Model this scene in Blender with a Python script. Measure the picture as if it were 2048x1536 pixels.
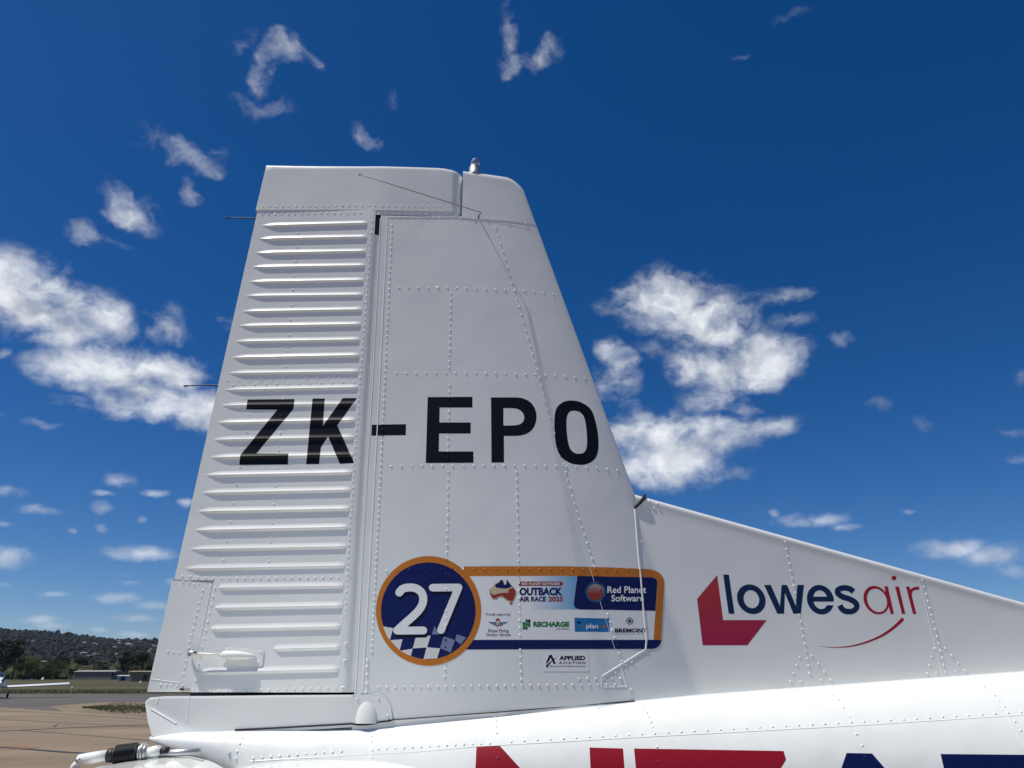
import bpy, bmesh, math, random
from mathutils import Vector, Matrix, noise
from mathutils.geometry import tessellate_polygon

for o in list(bpy.data.objects):
    bpy.data.objects.remove(o, do_unlink=True)
SC = bpy.context.scene
COL = SC.collection
rad = math.radians

# ------------------------------------------------------------------ camera
FPX = 1490.0                       # focal length in pixels of the 2048 px wide photograph
HC = 1.65                          # eye height
HORIZON = 1352.0
PITCH = math.atan((HORIZON - 768.0) / FPX)
YAW = 0.0506                       # the camera looks slightly towards the nose of the airplane
cam_d = bpy.data.cameras.new('camera')
cam_d.sensor_width = 36.0
cam_d.lens = 36.0 * FPX / 2048.0
cam_d.clip_start = 0.05
cam_d.clip_end = 20000.0
cam = bpy.data.objects.new('camera', cam_d)
COL.objects.link(cam)
cam.location = (0, 0, HC)
cam.rotation_euler = (math.pi / 2 + PITCH, 0, -YAW)
SC.camera = cam

# ------------------------------------------------------------------ sun, sky, exposure
SUN = Vector((-0.46, -0.105, 1.0)).normalized()        # direction towards the sun
SUN_EL = math.asin(SUN.z)
SUN_AZ = math.atan2(SUN.x, SUN.y)                     # from +Y towards +X
sun_d = bpy.data.lights.new('sun', 'SUN')
sun_d.energy = 4.15
sun_d.angle = rad(0.53)
sun_d.color = (1.0, 0.965, 0.91)
sun = bpy.data.objects.new('sun', sun_d)
COL.objects.link(sun)
sun.rotation_euler = (-SUN).to_track_quat('-Z', 'Y').to_euler()
sun.location = SUN * 30

SC.view_settings.view_transform = 'Standard'
SC.view_settings.look = 'None'
SC.view_settings.gamma = 1.0
SC.view_settings.exposure = 0.16
SC.view_settings.use_curve_mapping = False
SC.cycles.use_denoising = True
SC.cycles.max_bounces = 6
SC.cycles.diffuse_bounces = 3
SC.cycles.glossy_bounces = 3
SC.cycles.volume_bounces = 0

# pixel helpers --------------------------------------------------------------
CP, SP = math.cos(PITCH), math.sin(PITCH)
CY, SY = math.cos(YAW), math.sin(YAW)
def ray(u, v):
    a = (u - 1024.0) / FPX
    b = (768.0 - v) / FPX
    y = CP - b * SP
    return Vector((a * CY + y * SY, y * CY - a * SY, SP + b * CP))
def at_y(u, v, y):
    r = ray(u, v)
    return Vector((r.x * y / r.y, y, HC + r.z * y / r.y))
def at_ground(u, v, z=0.0):
    r = ray(u, v)
    t = (z - HC) / r.z
    return Vector((r.x * t, r.y * t, z))
def ang(u, v):
    r = ray(u, v).normalized()
    return math.atan2(r.x, r.y), math.asin(r.z)

# world ----------------------------------------------------------------------
CLOUDS = [  # u, v, half width, half height (photo pixels), weight
    # big cloud right of the fin
    (1330, 600, 95, 55, 1.0), (1400, 640, 110, 50, 1.0), (1270, 625, 55, 26, .7), (1460, 665, 80, 40, .8),
    (1560, 600, 55, 22, .55), (1590, 655, 40, 24, .45), (1490, 725, 100, 58, 1.0), (1370, 735, 65, 34, .7),
    (1320, 695, 50, 26, .6), (1560, 735, 50, 45, .55), (1440, 805, 70, 40, .65), (1240, 750, 42, 50, .7), (1222, 705, 26, 26, .6),
    (1210, 770, 40, 36, .7), (1300, 885, 115, 55, 1.0), (1420, 870, 100, 45, .85), (1530, 860, 70, 25, .75),
    (1330, 925, 120, 42, 1.0), (1460, 950, 50, 16, .5), (1400, 910, 90, 30, .7), (1460, 830, 60, 25, .55),
    # big cloud on the left
    (20, 565, 130, 62, 1.0), (120, 590, 95, 38, .9), (60, 620, 120, 50, .9), (200, 640, 75, 45, .85), (110, 665, 120, 42, .85),
    (330, 650, 45, 36, .6), (370, 675, 38, 16, .5), (250, 735, 150, 50, 1.0), (130, 745, 90, 34, .85), (350, 755, 80, 40, .85),
    (300, 800, 110, 42, .95), (400, 820, 90, 42, 1.0), (140, 810, 40, 26, .65), (85, 852, 50, 13, .55), (15, 830, 22, 12, .5),
    (455, 645, 18, 18, .55), (0, 705, 16, 14, .5), (380, 715, 25, 12, .4),
    # wisps top left
    (355, 290, 70, 28, .62), (425, 300, 30, 42, .45), (270, 415, 62, 42, .68), (160, 468, 60, 22, .52), (215, 480, 50, 14, .48),
    (395, 388, 20, 34, .6), (480, 85, 26, 28, .40), (520, 150, 24, 54, .55), (580, 120, 55, 32, .47), (560, 95, 35, 18, .40),
    (625, 140, 26, 24, .45), (520, 225, 70, 22, .33), (735, 262, 32, 32, .42), (545, 225, 25, 22, .37), (770, 185, 30, 22, .2),
    # wisp top centre, top right
    (1022, 60, 22, 58, .62), (1075, 95, 36, 34, .55), (1040, 90, 46, 26, .42), (1590, 50, 46, 36, .30), (1475, 118, 34, 18, .30),
    # right of frame
    (1610, 1042, 70, 16, .68), (1548, 1026, 14, 10, .5), (1680, 1056, 36, 11, .55), (1900, 1098, 82, 20, .72), (2000, 1112, 78, 26, .74),
    (2030, 1140, 50, 16, .6), (1850, 850, 24, 22, .45), (1740, 808, 40, 16, .32), (1690, 680, 34, 18, .30),
    (2040, 765, 24, 20, .4), (2030, 870, 42, 14, .4), (2035, 925, 38, 16, .48), (1810, 1028, 26, 8, .36),
    # low left clouds
    (20, 985, 44, 16, .68), (60, 1016, 66, 14, .58), (0, 1045, 34, 8, .5), (245, 964, 42, 18, .66), (310, 983, 34, 10, .56),
    (210, 1014, 26, 14, .52), (215, 990, 30, 7, .45), (375, 1006, 20, 14, .55), (208, 1058, 16, 12, .42), (148, 1063, 12, 9, .36), (285, 1036, 16, 9, .35),
    (20, 1115, 66, 22, .75), (285, 1104, 80, 17, .78), (335, 1120, 26, 8, .45), (126, 1143, 28, 7, .58), (250, 1148, 22, 9, .58), (255, 1163, 26, 8, .58),
    (340, 1162, 16, 12, .5), (8, 1168, 24, 7, .45), (105, 1189, 46, 8, .5), (235, 1196, 50, 14, .68), (300, 1213, 44, 10, .58), (35, 1212, 16, 6, .4),
    (60, 1240, 60, 11, .58), (115, 1254, 55, 10, .46), (275, 1238, 60, 9, .56), (195, 1262, 24, 6, .45), (80, 1270, 30, 6, .4), (270, 1270, 36, 8, .42),
]
W = bpy.data.worlds.new('World')
SC.world = W
W.use_nodes = True
NT = W.node_tree
NT.nodes.clear()
def N(t, **k):
    n = NT.nodes.new(t)
    for a, b in k.items():
        setattr(n, a, b)
    return n
def L(a, b):
    NT.links.new(a, b)
def M_(op, a, b=None, c=None, clamp=False):
    n = N('ShaderNodeMath', operation=op)
    n.use_clamp = clamp
    for i, x in enumerate((a, b, c)):
        if x is None:
            continue
        if hasattr(x, 'is_linked'):
            L(x, n.inputs[i])
        else:
            n.inputs[i].default_value = x
    return n.outputs[0]
def V_(op, a, b=None, scale=None):
    n = N('ShaderNodeVectorMath', operation=op)
    for i, x in enumerate((a, b)):
        if x is None:
            continue
        if hasattr(x, 'is_linked'):
            L(x, n.inputs[i])
        else:
            n.inputs[i].default_value = x
    if scale is not None:
        n.inputs['Scale'].default_value = scale
    return n.outputs['Value'] if op in ('DOT_PRODUCT', 'LENGTH') else n.outputs[0]
def noise_n(vec, scale, detail, rough, lac=2.0):
    n = N('ShaderNodeTexNoise')
    n.inputs['Scale'].default_value = scale
    n.inputs['Detail'].default_value = detail
    n.inputs['Roughness'].default_value = rough
    n.inputs['Lacunarity'].default_value = lac
    L(vec, n.inputs['Vector'])
    return n
sky = N('ShaderNodeTexSky', sky_type='NISHITA')
sky.sun_disc = False
sky.sun_elevation = SUN_EL
sky.sun_rotation = SUN_AZ
sky.altitude = 0
sky.air_density = 0.7
sky.dust_density = 0.3
sky.ozone_density = 1.0
bg_sky = N('ShaderNodeBackground')
bg_sky.inputs['Strength'].default_value = 0.065
hs = N('ShaderNodeHueSaturation')
hs.inputs['Saturation'].default_value = 1.43
L(sky.outputs[0], hs.inputs['Color'])
tint = N('ShaderNodeMix', data_type='RGBA', blend_type='MULTIPLY')
tint.inputs[0].default_value = 1.0
L(hs.outputs[0], tint.inputs[6])
tint.inputs[7].default_value = (0.90, 0.975, 1.17, 1)
L(tint.outputs[2], bg_sky.inputs['Color'])

tc = N('ShaderNodeTexCoord')
dirv = V_('NORMALIZE', tc.outputs['Generated'])
warp = noise_n(dirv, 9.0, 4.0, 0.6)
wv = V_('SCALE', V_('SUBTRACT', warp.outputs['Color'], (0.5, 0.5, 0.5)), scale=0.085)
sd = N('ShaderNodeSeparateXYZ'); L(dirv, sd.inputs[0])
wk = M_('MINIMUM', M_('MAXIMUM', M_('MULTIPLY', sd.outputs[2], 1.7), 0.16), 1.0)      # far, low clouds are small: less warp
def vscale(v, f):
    n = N('ShaderNodeVectorMath', operation='SCALE')
    L(v, n.inputs[0]); L(f, n.inputs['Scale'])
    return n.outputs[0]
wv = vscale(wv, wk)
dw = V_('ADD', dirv, wv)
warp2 = noise_n(dirv, 40.0, 3.0, 0.6)
wv2 = V_('SCALE', V_('SUBTRACT', warp2.outputs['Color'], (0.5, 0.5, 0.5)), scale=0.015)
wv2 = vscale(wv2, wk)
dw2 = V_('ADD', dw, wv2)
sep = N('ShaderNodeSeparateXYZ')
L(dw, sep.inputs[0])
A = M_('ARCTAN2', sep.outputs[0], sep.outputs[1])
E = M_('ARCSINE', sep.outputs[2])
ae = N('ShaderNodeCombineXYZ')
L(A, ae.inputs[0]); L(E, ae.inputs[1])
acc = None
for (u, v, ru, rv, w) in CLOUDS:
    k_ = 1.40
    if w < .7 and v < 900:              # thin wisps: wider and fainter
        k_, w = 1.72, w - .07
    a0, e0 = ang(u, v)
    a1, _ = ang(u + 10, v)
    _, e1 = ang(u, v - 10)
    ka = 1 / (k_ * max(1e-4, abs(a1 - a0) / 10 * ru))
    ke = 1 / (k_ * max(1e-4, abs(e1 - e0) / 10 * rv))
    q = N('ShaderNodeVectorMath', operation='MULTIPLY_ADD')
    L(ae.outputs[0], q.inputs[0])
    q.inputs[1].default_value = (ka, ke, 0)
    q.inputs[2].default_value = (-a0 * ka, -e0 * ke, math.sqrt(1.6 - w))
    m = V_('DOT_PRODUCT', q.outputs[0], q.outputs[0])
    acc = m if acc is None else M_('MINIMUM', acc, m)
acc = M_('MAXIMUM', M_('SUBTRACT', 1.6, acc), -1.2)
# the same kind of scattered cumulus goes on outside the frame
Ar = M_('ARCTAN2', sd.outputs[0], sd.outputs[1])
outside = M_('MAXIMUM', M_('MULTIPLY', M_('SUBTRACT', M_('ABSOLUTE', Ar), 0.72), 6.0),
             M_('MULTIPLY', M_('SUBTRACT', sd.outputs[2], 0.80), 6.0))
outside = M_('MINIMUM', M_('MAXIMUM', outside, 0.0), 1.0)
low = noise_n(V_('MULTIPLY', dw, (1, 1, 1.7)), 3.1, 3.0, 0.5)
gen = M_('MULTIPLY_ADD', low.outputs['Fac'], 5.0, -2.95)  # unseen cloud cover raised to add fill light
gen = M_('MAXIMUM', gen, -1.2)
gen = M_('MULTIPLY_ADD', M_('ADD', gen, 1.2), outside, -1.2)
mask = M_('MAXIMUM', acc, gen)
pv = V_('MULTIPLY', dw2, (1, 1, 1.55))
fb = noise_n(pv, 20.0, 8.0, 0.575)
dens = M_('ADD', M_('MULTIPLY', mask, 1.12), M_('MULTIPLY_ADD', fb.outputs['Fac'], 3.1, -1.60))
mr = N('ShaderNodeMapRange', interpolation_type='SMOOTHSTEP')
L(dens, mr.inputs['Value'])
mr.inputs['From Min'].default_value = -0.10
mr.inputs['From Max'].default_value = 1.40
alpha = M_('MULTIPLY', mr.outputs[0], M_('MULTIPLY_ADD', mask, 0.62, 0.50, clamp=True))
# brightness: thick and sun facing is white, the lee side and thin veils greyer
big = noise_n(pv, 15.0, 3.0, 0.55)
big2 = noise_n(V_('ADD', pv, (SUN.x * 0.03, 0.0, 0.032)), 15.0, 3.0, 0.55)
sl = M_('SUBTRACT', big.outputs['Fac'], big2.outputs['Fac'])
lit = M_('MULTIPLY_ADD', sl, 2.3, 0.52)
lit = M_('ADD', lit, M_('MULTIPLY', mask, 0.26), clamp=True)
cr = N('ShaderNodeValToRGB')
cr.color_ramp.elements[0].position = 0.0
cr.color_ramp.elements[0].color = (0.30, 0.345, 0.44, 1)
cr.color_ramp.elements[1].position = 1.0
cr.color_ramp.elements[1].color = (0.88, 0.91, 0.94, 1)
L(lit, cr.inputs[0])
bg_cl = N('ShaderNodeBackground')
bg_cl.inputs['Strength'].default_value = 0.92
L(cr.outputs[0], bg_cl.inputs['Color'])
# distant clouds fade into the air near the horizon
fade = N('ShaderNodeMapRange')
L(sd.outputs[2], fade.inputs['Value'])
fade.inputs['From Min'].default_value = 0.0
fade.inputs['From Max'].default_value = 0.20
fade.inputs['To Min'].default_value = 0.45
fade.inputs['To Max'].default_value = 0.95
alpha = M_('MULTIPLY', alpha, fade.outputs[0])
mx = N('ShaderNodeMixShader')
L(alpha, mx.inputs[0]); L(bg_sky.outputs[0], mx.inputs[1]); L(bg_cl.outputs[0], mx.inputs[2])
wo = N('ShaderNodeOutputWorld')
L(mx.outputs[0], wo.inputs[0])
W.cycles.sampling_method = 'MANUAL'
W.cycles.sample_map_resolution = 512

# ------------------------------------------------------------------ materials
def mat(name, color, rough=0.5, metal=0.0, coat=0.0, bump=None, var=None, spec=0.5, trans=0.0):
    m = bpy.data.materials.new(name)
    m.use_nodes = True
    nt = m.node_tree
    p = nt.nodes['Principled BSDF']
    p.inputs['Base Color'].default_value = (*color, 1)
    p.inputs['Roughness'].default_value = rough
    p.inputs['Metallic'].default_value = metal
    p.inputs['Coat Weight'].default_value = coat
    p.inputs['Coat Roughness'].default_value = 0.06
    p.inputs['Specular IOR Level'].default_value = spec
    p.inputs['Transmission Weight'].default_value = trans
    tcn = None
    if var or bump:
        tcn = nt.nodes.new('ShaderNodeTexCoord')
    if var:      # (scale, second colour, detail)
        nz = nt.nodes.new('ShaderNodeTexNoise')
        nz.inputs['Scale'].default_value = var[0]
        nz.inputs['Detail'].default_value = var[2]
        nz.inputs['Roughness'].default_value = 0.65
        nt.links.new(tcn.outputs['Object'], nz.inputs['Vector'])
        rp = nt.nodes.new('ShaderNodeValToRGB')
        rp.color_ramp.elements[0].position = 0.35
        rp.color_ramp.elements[1].position = 0.65
        rp.color_ramp.elements[0].color = (*color, 1)
        rp.color_ramp.elements[1].color = (*var[1], 1)
        nt.links.new(nz.outputs['Fac'], rp.inputs[0])
        nt.links.new(rp.outputs[0], p.inputs['Base Color'])
    if bump:     # (scale, distance, detail)
        nz = nt.nodes.new('ShaderNodeTexNoise')
        nz.inputs['Scale'].default_value = bump[0]
        nz.inputs['Detail'].default_value = bump[2]
        nt.links.new(tcn.outputs['Object'], nz.inputs['Vector'])
        b = nt.nodes.new('ShaderNodeBump')
        b.inputs['Distance'].default_value = bump[1]
        b.inputs['Strength'].default_value = 1.0
        nt.links.new(nz.outputs['Fac'], b.inputs['Height'])
        nt.links.new(b.outputs[0], p.inputs['Normal'])
    return m
WHITE = (0.87, 0.875, 0.82)
MW = mat('white_paint', WHITE, 0.32, coat=0.6, bump=(2.8, 0.0055, 2.0), var=(1.7, (0.83, 0.835, 0.78), 7.0))
MF = mat('white_paint_tailcone', WHITE, 0.28, coat=0.7, bump=(3.6, 0.010, 2.0), var=(2.3, (0.83, 0.835, 0.78), 7.0))
MR = mat('white_paint_trim', WHITE, 0.35, coat=0.4)
MBLK = mat('black_vinyl', (0.003, 0.003, 0.005), 0.45, spec=.25)
MNAVY = mat('navy_vinyl', (0.003, 0.010, 0.095), 0.42, spec=.28)
MNAVYD = mat('dark_navy_vinyl', (0.001, 0.002, 0.018), 0.42, spec=.28)
MDKBLUE = mat('deep_blue_vinyl', (0.003, 0.022, 0.085), 0.42, spec=.28)
MORANGE = mat('orange_vinyl', (0.58, 0.19, 0.022), 0.42, spec=.28)
MRED = mat('red_vinyl', (0.40, 0.010, 0.030), 0.42, spec=.28)
MBRED = mat('bright_red_vinyl', (0.27, 0.004, 0.012), 0.35)
MBNAVY = mat('fuselage_navy_vinyl', (0.002, 0.006, 0.060), 0.35)
MRST = mat('brick_red_print', (0.30, 0.035, 0.015), 0.45)
MSTK = mat('sticker_white', (0.86, 0.87, 0.84), 0.40)
MGREEN = mat('green_print', (0.01, 0.20, 0.035), 0.45)
MGREEND = mat('dark_green_print', (0.005, 0.06, 0.035), 0.45)
MCYAN = mat('blue_print', (0.005, 0.17, 0.42), 0.45)
MTEAL = mat('teal_print', (0.01, 0.10, 0.20), 0.45)
MBROWN = mat('brown_print', (0.26, 0.13, 0.05), 0.45)
MSAND = mat('sand_print', (0.62, 0.50, 0.34), 0.45)
MGREY = mat('faded_grey_print', (0.20, 0.22, 0.36), 0.45)
MCHK = mat('check_white_print', (0.74, 0.74, 0.70), 0.45)
MDARK = mat('gap_shade_and_rubber', (0.006, 0.007, 0.009), 0.7)  # black rubber, also the painted shade filling the gaps
MSTEEL = mat('bare_steel', (0.55, 0.55, 0.54), 0.45, metal=0.85)
MROD = mat('antenna_rod', (0.20, 0.17, 0.15), 0.5)
MRUB = mat('black_rubber', (0.012, 0.012, 0.013), 0.55)
MCAVITY = mat('cavity_dark', (0.10, 0.09, 0.07), 0.8)  # dark tone of the spar inside the hinge slot

# ------------------------------------------------------------------ object helpers
def link(o, parent=None):
    COL.objects.link(o)
    if parent is not None:
        o.parent = parent
        if parent.parent is None and parent.type == 'EMPTY':
            o.matrix_parent_inverse = Matrix.Translation(-Vector(parent.location)) if parent.rotation_euler.z == 0 else parent.matrix_basis.inverted()
    return o
def mk(name, verts, faces, m, parent=None, smooth=True, mats=None, fm=None):
    me = bpy.data.meshes.new(name)
    me.from_pydata([tuple(v) for v in verts], [], faces)
    for x in (mats or [m]):
        me.materials.append(x)
    if fm:
        me.polygons.foreach_set('material_index', fm)
    if smooth:
        me.polygons.foreach_set('use_smooth', [True] * len(me.polygons))
    me.update()
    o = bpy.data.objects.new(name, me)
    return link(o, parent)
def thing(name, label, cat, loc=(0, 0, 0), group=None):
    o = bpy.data.objects.new(name, None)
    o.location = loc
    o.empty_display_size = 0.3
    COL.objects.link(o)
    o['label'] = label
    o['category'] = cat
    if group:
        o['group'] = group
    return o
def struct(o):
    o['kind'] = 'structure'
    return o
class MB:
    """collects vertices and faces of one mesh"""
    def __init__(s):
        s.v = []; s.f = []
    def grid(s, rows):
        b = len(s.v); n = len(rows[0])
        for r in rows:
            s.v += r
        for i in range(len(rows) - 1):
            for j in range(n - 1):
                s.f.append((b + i * n + j, b + i * n + j + 1, b + (i + 1) * n + j + 1, b + (i + 1) * n + j))
        return s
    def tube(s, pts, radii, seg=10, cap=True):
        b = len(s.v)
        if not isinstance(radii, (list, tuple)):
            radii = [radii] * len(pts)
        pts = [Vector(p) for p in pts]
        up = None
        for i, p in enumerate(pts):
            d = (pts[min(i + 1, len(pts) - 1)] - pts[max(i - 1, 0)])
            if d.length < 1e-9:
                d = Vector((1, 0, 0))
            d.normalize()
            if up is None:
                up = Vector((0, 0, 1)) if abs(d.z) < 0.9 else Vector((0, 1, 0))
            x = d.cross(up).normalized(); y = x.cross(d).normalized(); up = y
            for k in range(seg):
                a = 2 * math.pi * k / seg
                s.v.append(p + (x * math.cos(a) + y * math.sin(a)) * radii[i])
        for i in range(len(pts) - 1):
            for k in range(seg):
                k2 = (k + 1) % seg
                s.f.append((b + i * seg + k, b + i * seg + k2, b + (i + 1) * seg + k2, b + (i + 1) * seg + k))
        if cap:
            s.f.append(tuple(b + k for k in range(seg))[::-1])
            s.f.append(tuple(b + (len(pts) - 1) * seg + k for k in range(seg)))
        return s
    def box(s, lo, hi):
        b = len(s.v)
        for z in (lo[2], hi[2]):
            for y in (lo[1], hi[1]):
                for x in (lo[0], hi[0]):
                    s.v.append(Vector((x, y, z)))
        for f in ((0, 2, 3, 1), (4, 5, 7, 6), (0, 1, 5, 4), (2, 6, 7, 3), (0, 4, 6, 2), (1, 3, 7, 5)):
            s.f.append(tuple(b + k for k in f))
        return s
    def prism(s, poly, dvec):
        b = len(s.v); n = len(poly)
        dvec = Vector(dvec)
        s.v += [Vector(p) for p in poly] + [Vector(p) + dvec for p in poly]
        s.f.append(tuple(range(b, b + n)))
        s.f.append(tuple(range(b + n, b + 2 * n))[::-1])
        for i in range(n):
            j = (i + 1) % n
            s.f.append((b + i, b + n + i, b + n + j, b + j))
        return s
    def build(s, name, m, parent=None, smooth=False):
        return mk(name, s.v, s.f, m, parent, smooth)
# ------------------------------------------------------------------ the airplane tail: surfaces
DY = 3.45                                   # centre plane of the fin
def lin(p, q):
    """x as a linear function of z through two world points"""
    k = (q.x - p.x) / (q.z - p.z)
    return lambda z: p.x + k * (z - p.z)
x_le = lin(at_y(1077, 462, DY), at_y(1270, 990, DY))
x_te = lin(at_y(515, 425, DY), at_y(349, 1160, DY))
x_te_tab = lin(at_y(345, 1160, DY), at_y(294, 1387, DY))
x_hinge = lin(at_y(760, 465, DY - .045), at_y(711, 1385, DY - .06))
Z_TOP = at_y(850, 434, DY - .042).z          # top of the fin skin
Z_BOT = at_y(600, 1384.5, DY - .05).z          # bottom of the rudder
def t_max(z):
    f = (z - Z_BOT) / (Z_TOP - Z_BOT)
    return 0.098 - 0.052 * max(-.4, min(1.4, f))
def fin_t(x, z):
    xh, xl = x_hinge(z), x_le(z)
    s = (x - xh) / (xl - xh)
    s = max(0.0, min(1.0, s))
    return t_max(z) * (1 - s ** 3.2) ** 0.75
def y_fin(x, z):
    return DY - fin_t(x, z)
BEADS_PX = [
    (523.7, 451.3, 733.8, 446.4), (517.6, 477.7, 732.9, 474.1), (511, 506.1, 731, 502.6), (505.3, 534.3, 729.4, 531.1),
    (498.2, 563.8, 726.7, 560.3), (492, 591.9, 725, 589.6), (485.4, 623, 723.2, 619), (478.9, 652, 721.5, 648.5),
    (471.9, 683.3, 719.5, 679.3), (464.7, 715.4, 718.2, 710.6), (457.1, 746.5, 716.4, 743), (450.1, 779.9, 715.5, 774.6),
    (443.6, 811.2, 713, 807.7), (436, 845.4, 710.2, 840.2), (428.1, 879.7, 707.6, 874.5), (420.7, 914.9, 706, 909.6),
    (412.7, 950.4, 703.3, 944.9), (404.8, 985.9, 700.4, 979.7), (397, 1023, 698.4, 1017.2), (389.2, 1060.5, 695.5, 1053.9),
    (380, 1098.6, 692.5, 1092.8), (370.3, 1137.3, 689.6, 1131.4), (437, 1175.4, 686.7, 1171.5), (430, 1215.8, 684.3, 1211),
    (421.8, 1258, 681.2, 1252.8), (547.2, 1297.8, 679.6, 1294.3), (404.2, 1344.7, 677.2, 1338)]
def rud_base(x, z):
    xh = x_hinge(z)
    xt = x_te(z)
    s = (xh - x) / (xh - xt)
    t = t_max(z) * (1 - max(0.0, min(1.0, s))) + 0.004
    if s < 0.06:
        q = (0.06 - s) / 0.06
        t -= 0.020 * q * q
    return t
def hit(u, v, yf, off=0.0, n=14):
    r = ray(u, v)
    y = DY - 0.05
    for _ in range(n):
        k = y / r.y
        y = yf(r.x * k, HC + r.z * k) - off
    k = y / r.y
    return Vector((r.x * k, y, HC + r.z * k))
BEADS = []
random.seed(5)
for i, (ul, vl, ur, vr) in enumerate(BEADS_PX):
    f = lambda x, z: DY - rud_base(x, z)
    a = hit(ul, vl, f); b = hit(ur, vr, f)
    BEADS.append((a.x, a.z, b.x, b.z, (0.085 if i < 22 else 0.022) * random.uniform(.85, 1.15), random.uniform(.86, 1.1)))
BH, BUP, BDN = 0.0064, 0.021, 0.013
def bead_shape(bd, x, z):
    xl, zl, xr, zr, tap, hk = bd
    if x < xl or x > xr:
        return 0.0
    zc = zl + (zr - zl) * (x - xl) / (xr - xl)
    e = min(1.0, (x - xl) / tap)
    e = math.sin(e * math.pi / 2) ** 0.9
    e2 = min(1.0, (xr - x) / 0.018)
    e *= math.sqrt(max(0.0, 1 - (1 - e2) ** 2))
    d = z - zc
    up, dn = BUP * (0.35 + 0.65 * e), BDN * (0.35 + 0.65 * e)
    if d >= 0:
        q = 1 - d / up
        return 0.0 if q <= 0 else BH * hk * e * (q ** 1.7) * (1.0 - 0.06 * q ** 6)
    q = 1 + d / dn
    return 0.0 if q <= 0 else BH * hk * e * (q * q * (3 - 2 * q)) * (1.0 - 0.06 * q ** 6)
def y_rud(x, z):
    t = rud_base(x, z)
    for bd in BEADS:
        if abs(z - (bd[1] + bd[3]) / 2) < 0.05:
            h = bead_shape(bd, x, z)
            if h > 0:
                t += h
                break
    return DY - t
# dorsal fin
_d1 = at_y(1304, 999, DY); _d2 = at_y(2048, 1206, DY)
def z_dors(x):
    return _d1.z + (_d2.z - _d1.z) * (x - _d1.x) / (_d2.x - _d1.x)
def t_dors(x, z):
    zt = z_dors(x)
    dz = max(0.0, zt - z)
    base = 0.0125 + 0.004 * dz + 0.0055 * math.exp(-(dz / .035) ** 2)
    r = 0.024
    if dz < r:
        base *= math.sqrt(max(0.0, 1 - (1 - dz / r) ** 2))
    return base
def y_dors(x, z):
    a = fin_t(x, z); b = t_dors(x, z)
    k = 0.002
    h = max(k - abs(a - b), 0.0) / k
    return DY - (max(a, b) + h * h * k * 0.25)
# fuselage
def f_W(x):
    return 0.250 + 0.075 * x
def f_H(x):
    return 0.315 + 0.055 * x
_roots = [hit(782, 1441, y_fin), hit(1262, 1402, y_fin), hit(2048, 1343, y_dors)]
def f_zt(x):
    p = _roots
    if x < p[1].x:
        a, b = p[0], p[1]
    else:
        a, b = p[1], p[2]
    z = a.z + (b.z - a.z) * (x - a.x) / (b.x - a.x)
    return z + f_H(x) * (1 - math.sqrt(1 - (.05 / f_W(x)) ** 2))
def F_fus(p):
    W_, H_ = f_W(p.x), f_H(p.x)
    zc = f_zt(p.x) - H_
    return math.hypot((p.y - DY) / W_, (p.z - zc) / H_) - 1 if p.z > zc else abs(p.y - DY) / W_ - 1
def hit_f(u, v, off=0.0):
    r = ray(u, v)
    o = Vector((0, 0, HC))
    t0 = (DY - 0.75) / r.y; t1 = (DY + .02) / r.y
    n = 60; prev = t0
    for i in range(1, n + 1):
        t = t0 + (t1 - t0) * i / n
        if F_fus(o + r * t) < 0:
            lo, hi = prev, t
            for _ in range(22):
                m = (lo + hi) / 2
                if F_fus(o + r * m) < 0:
                    hi = m
                else:
                    lo = m
            p = o + r * lo
            if off:
                p = p + n_fus(p) * off
            return p
        prev = t
    return o + r * t1
def n_fus(p):
    e = 1e-4
    g = Vector((F_fus(p + Vector((e, 0, 0))) - F_fus(p), F_fus(p + Vector((0, e, 0))) - F_fus(p), F_fus(p + Vector((0, 0, e))) - F_fus(p)))
    return g.normalized()
def n_of(yf):
    def g(p):
        e = 1e-3
        dx = (yf(p.x + e, p.z) - yf(p.x - e, p.z)) / (2 * e)
        dz = (yf(p.x, p.z + e) - yf(p.x, p.z - e)) / (2 * e)
        return Vector((dx, -1, dz)).normalized()
    return g
n_fin, n_dors = n_of(y_fin), n_of(y_dors)
n_rud = n_of(lambda x, z: DY - rud_base(x, z))

# ------------------------------------------------------------------ the airplane as one thing
_base = at_y(900, 1400, DY)
PLANE = thing('airplane', 'large white airplane tail with tall riveted fin lettered ZK-EPO in the foreground', 'airplane', (_base.x, DY, 0))

def lerp(a, b, t):
    return a + (b - a) * t
# fin skin ----------------------------------------------------------------
def fin_mesh():
    mb = MB()
    NZ, NS = 110, 46
    for side in (-1, 1):
        rows = []
        for i in range(NZ + 1):
            z = lerp(Z_BOT - 0.32, Z_TOP, i / NZ)
            xh, xl = x_hinge(z), x_le(z)
            row = []
            for j in range(NS + 1):
                s = j / NS
                s = 1 - (1 - s) ** 1.6
                x = lerp(xh, xl, s)
                row.append(Vector((x, DY + side * fin_t(x, z), z)))
            rows.append(row if side < 0 else row[::-1])
        mb.grid(rows)
    # aft closing web and top
    rows = []
    for i in range(NZ + 1):
        z = lerp(Z_BOT - 0.32, Z_TOP, i / NZ)
        x = x_hinge(z)
        rows.append([Vector((x, DY + t_max(z), z)), Vector((x, DY - t_max(z), z))])
    mb.grid(rows)
    rows = []
    for j in range(NS + 1):
        x = lerp(x_hinge(Z_TOP), x_le(Z_TOP), j / NS)
        t = fin_t(x, Z_TOP)
        rows.append([Vector((x, DY - t, Z_TOP)), Vector((x, DY + t, Z_TOP))])
    mb.grid(rows)
    return mb
FIN = fin_mesh().build('vertical_fin', MW, PLANE, True)
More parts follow.
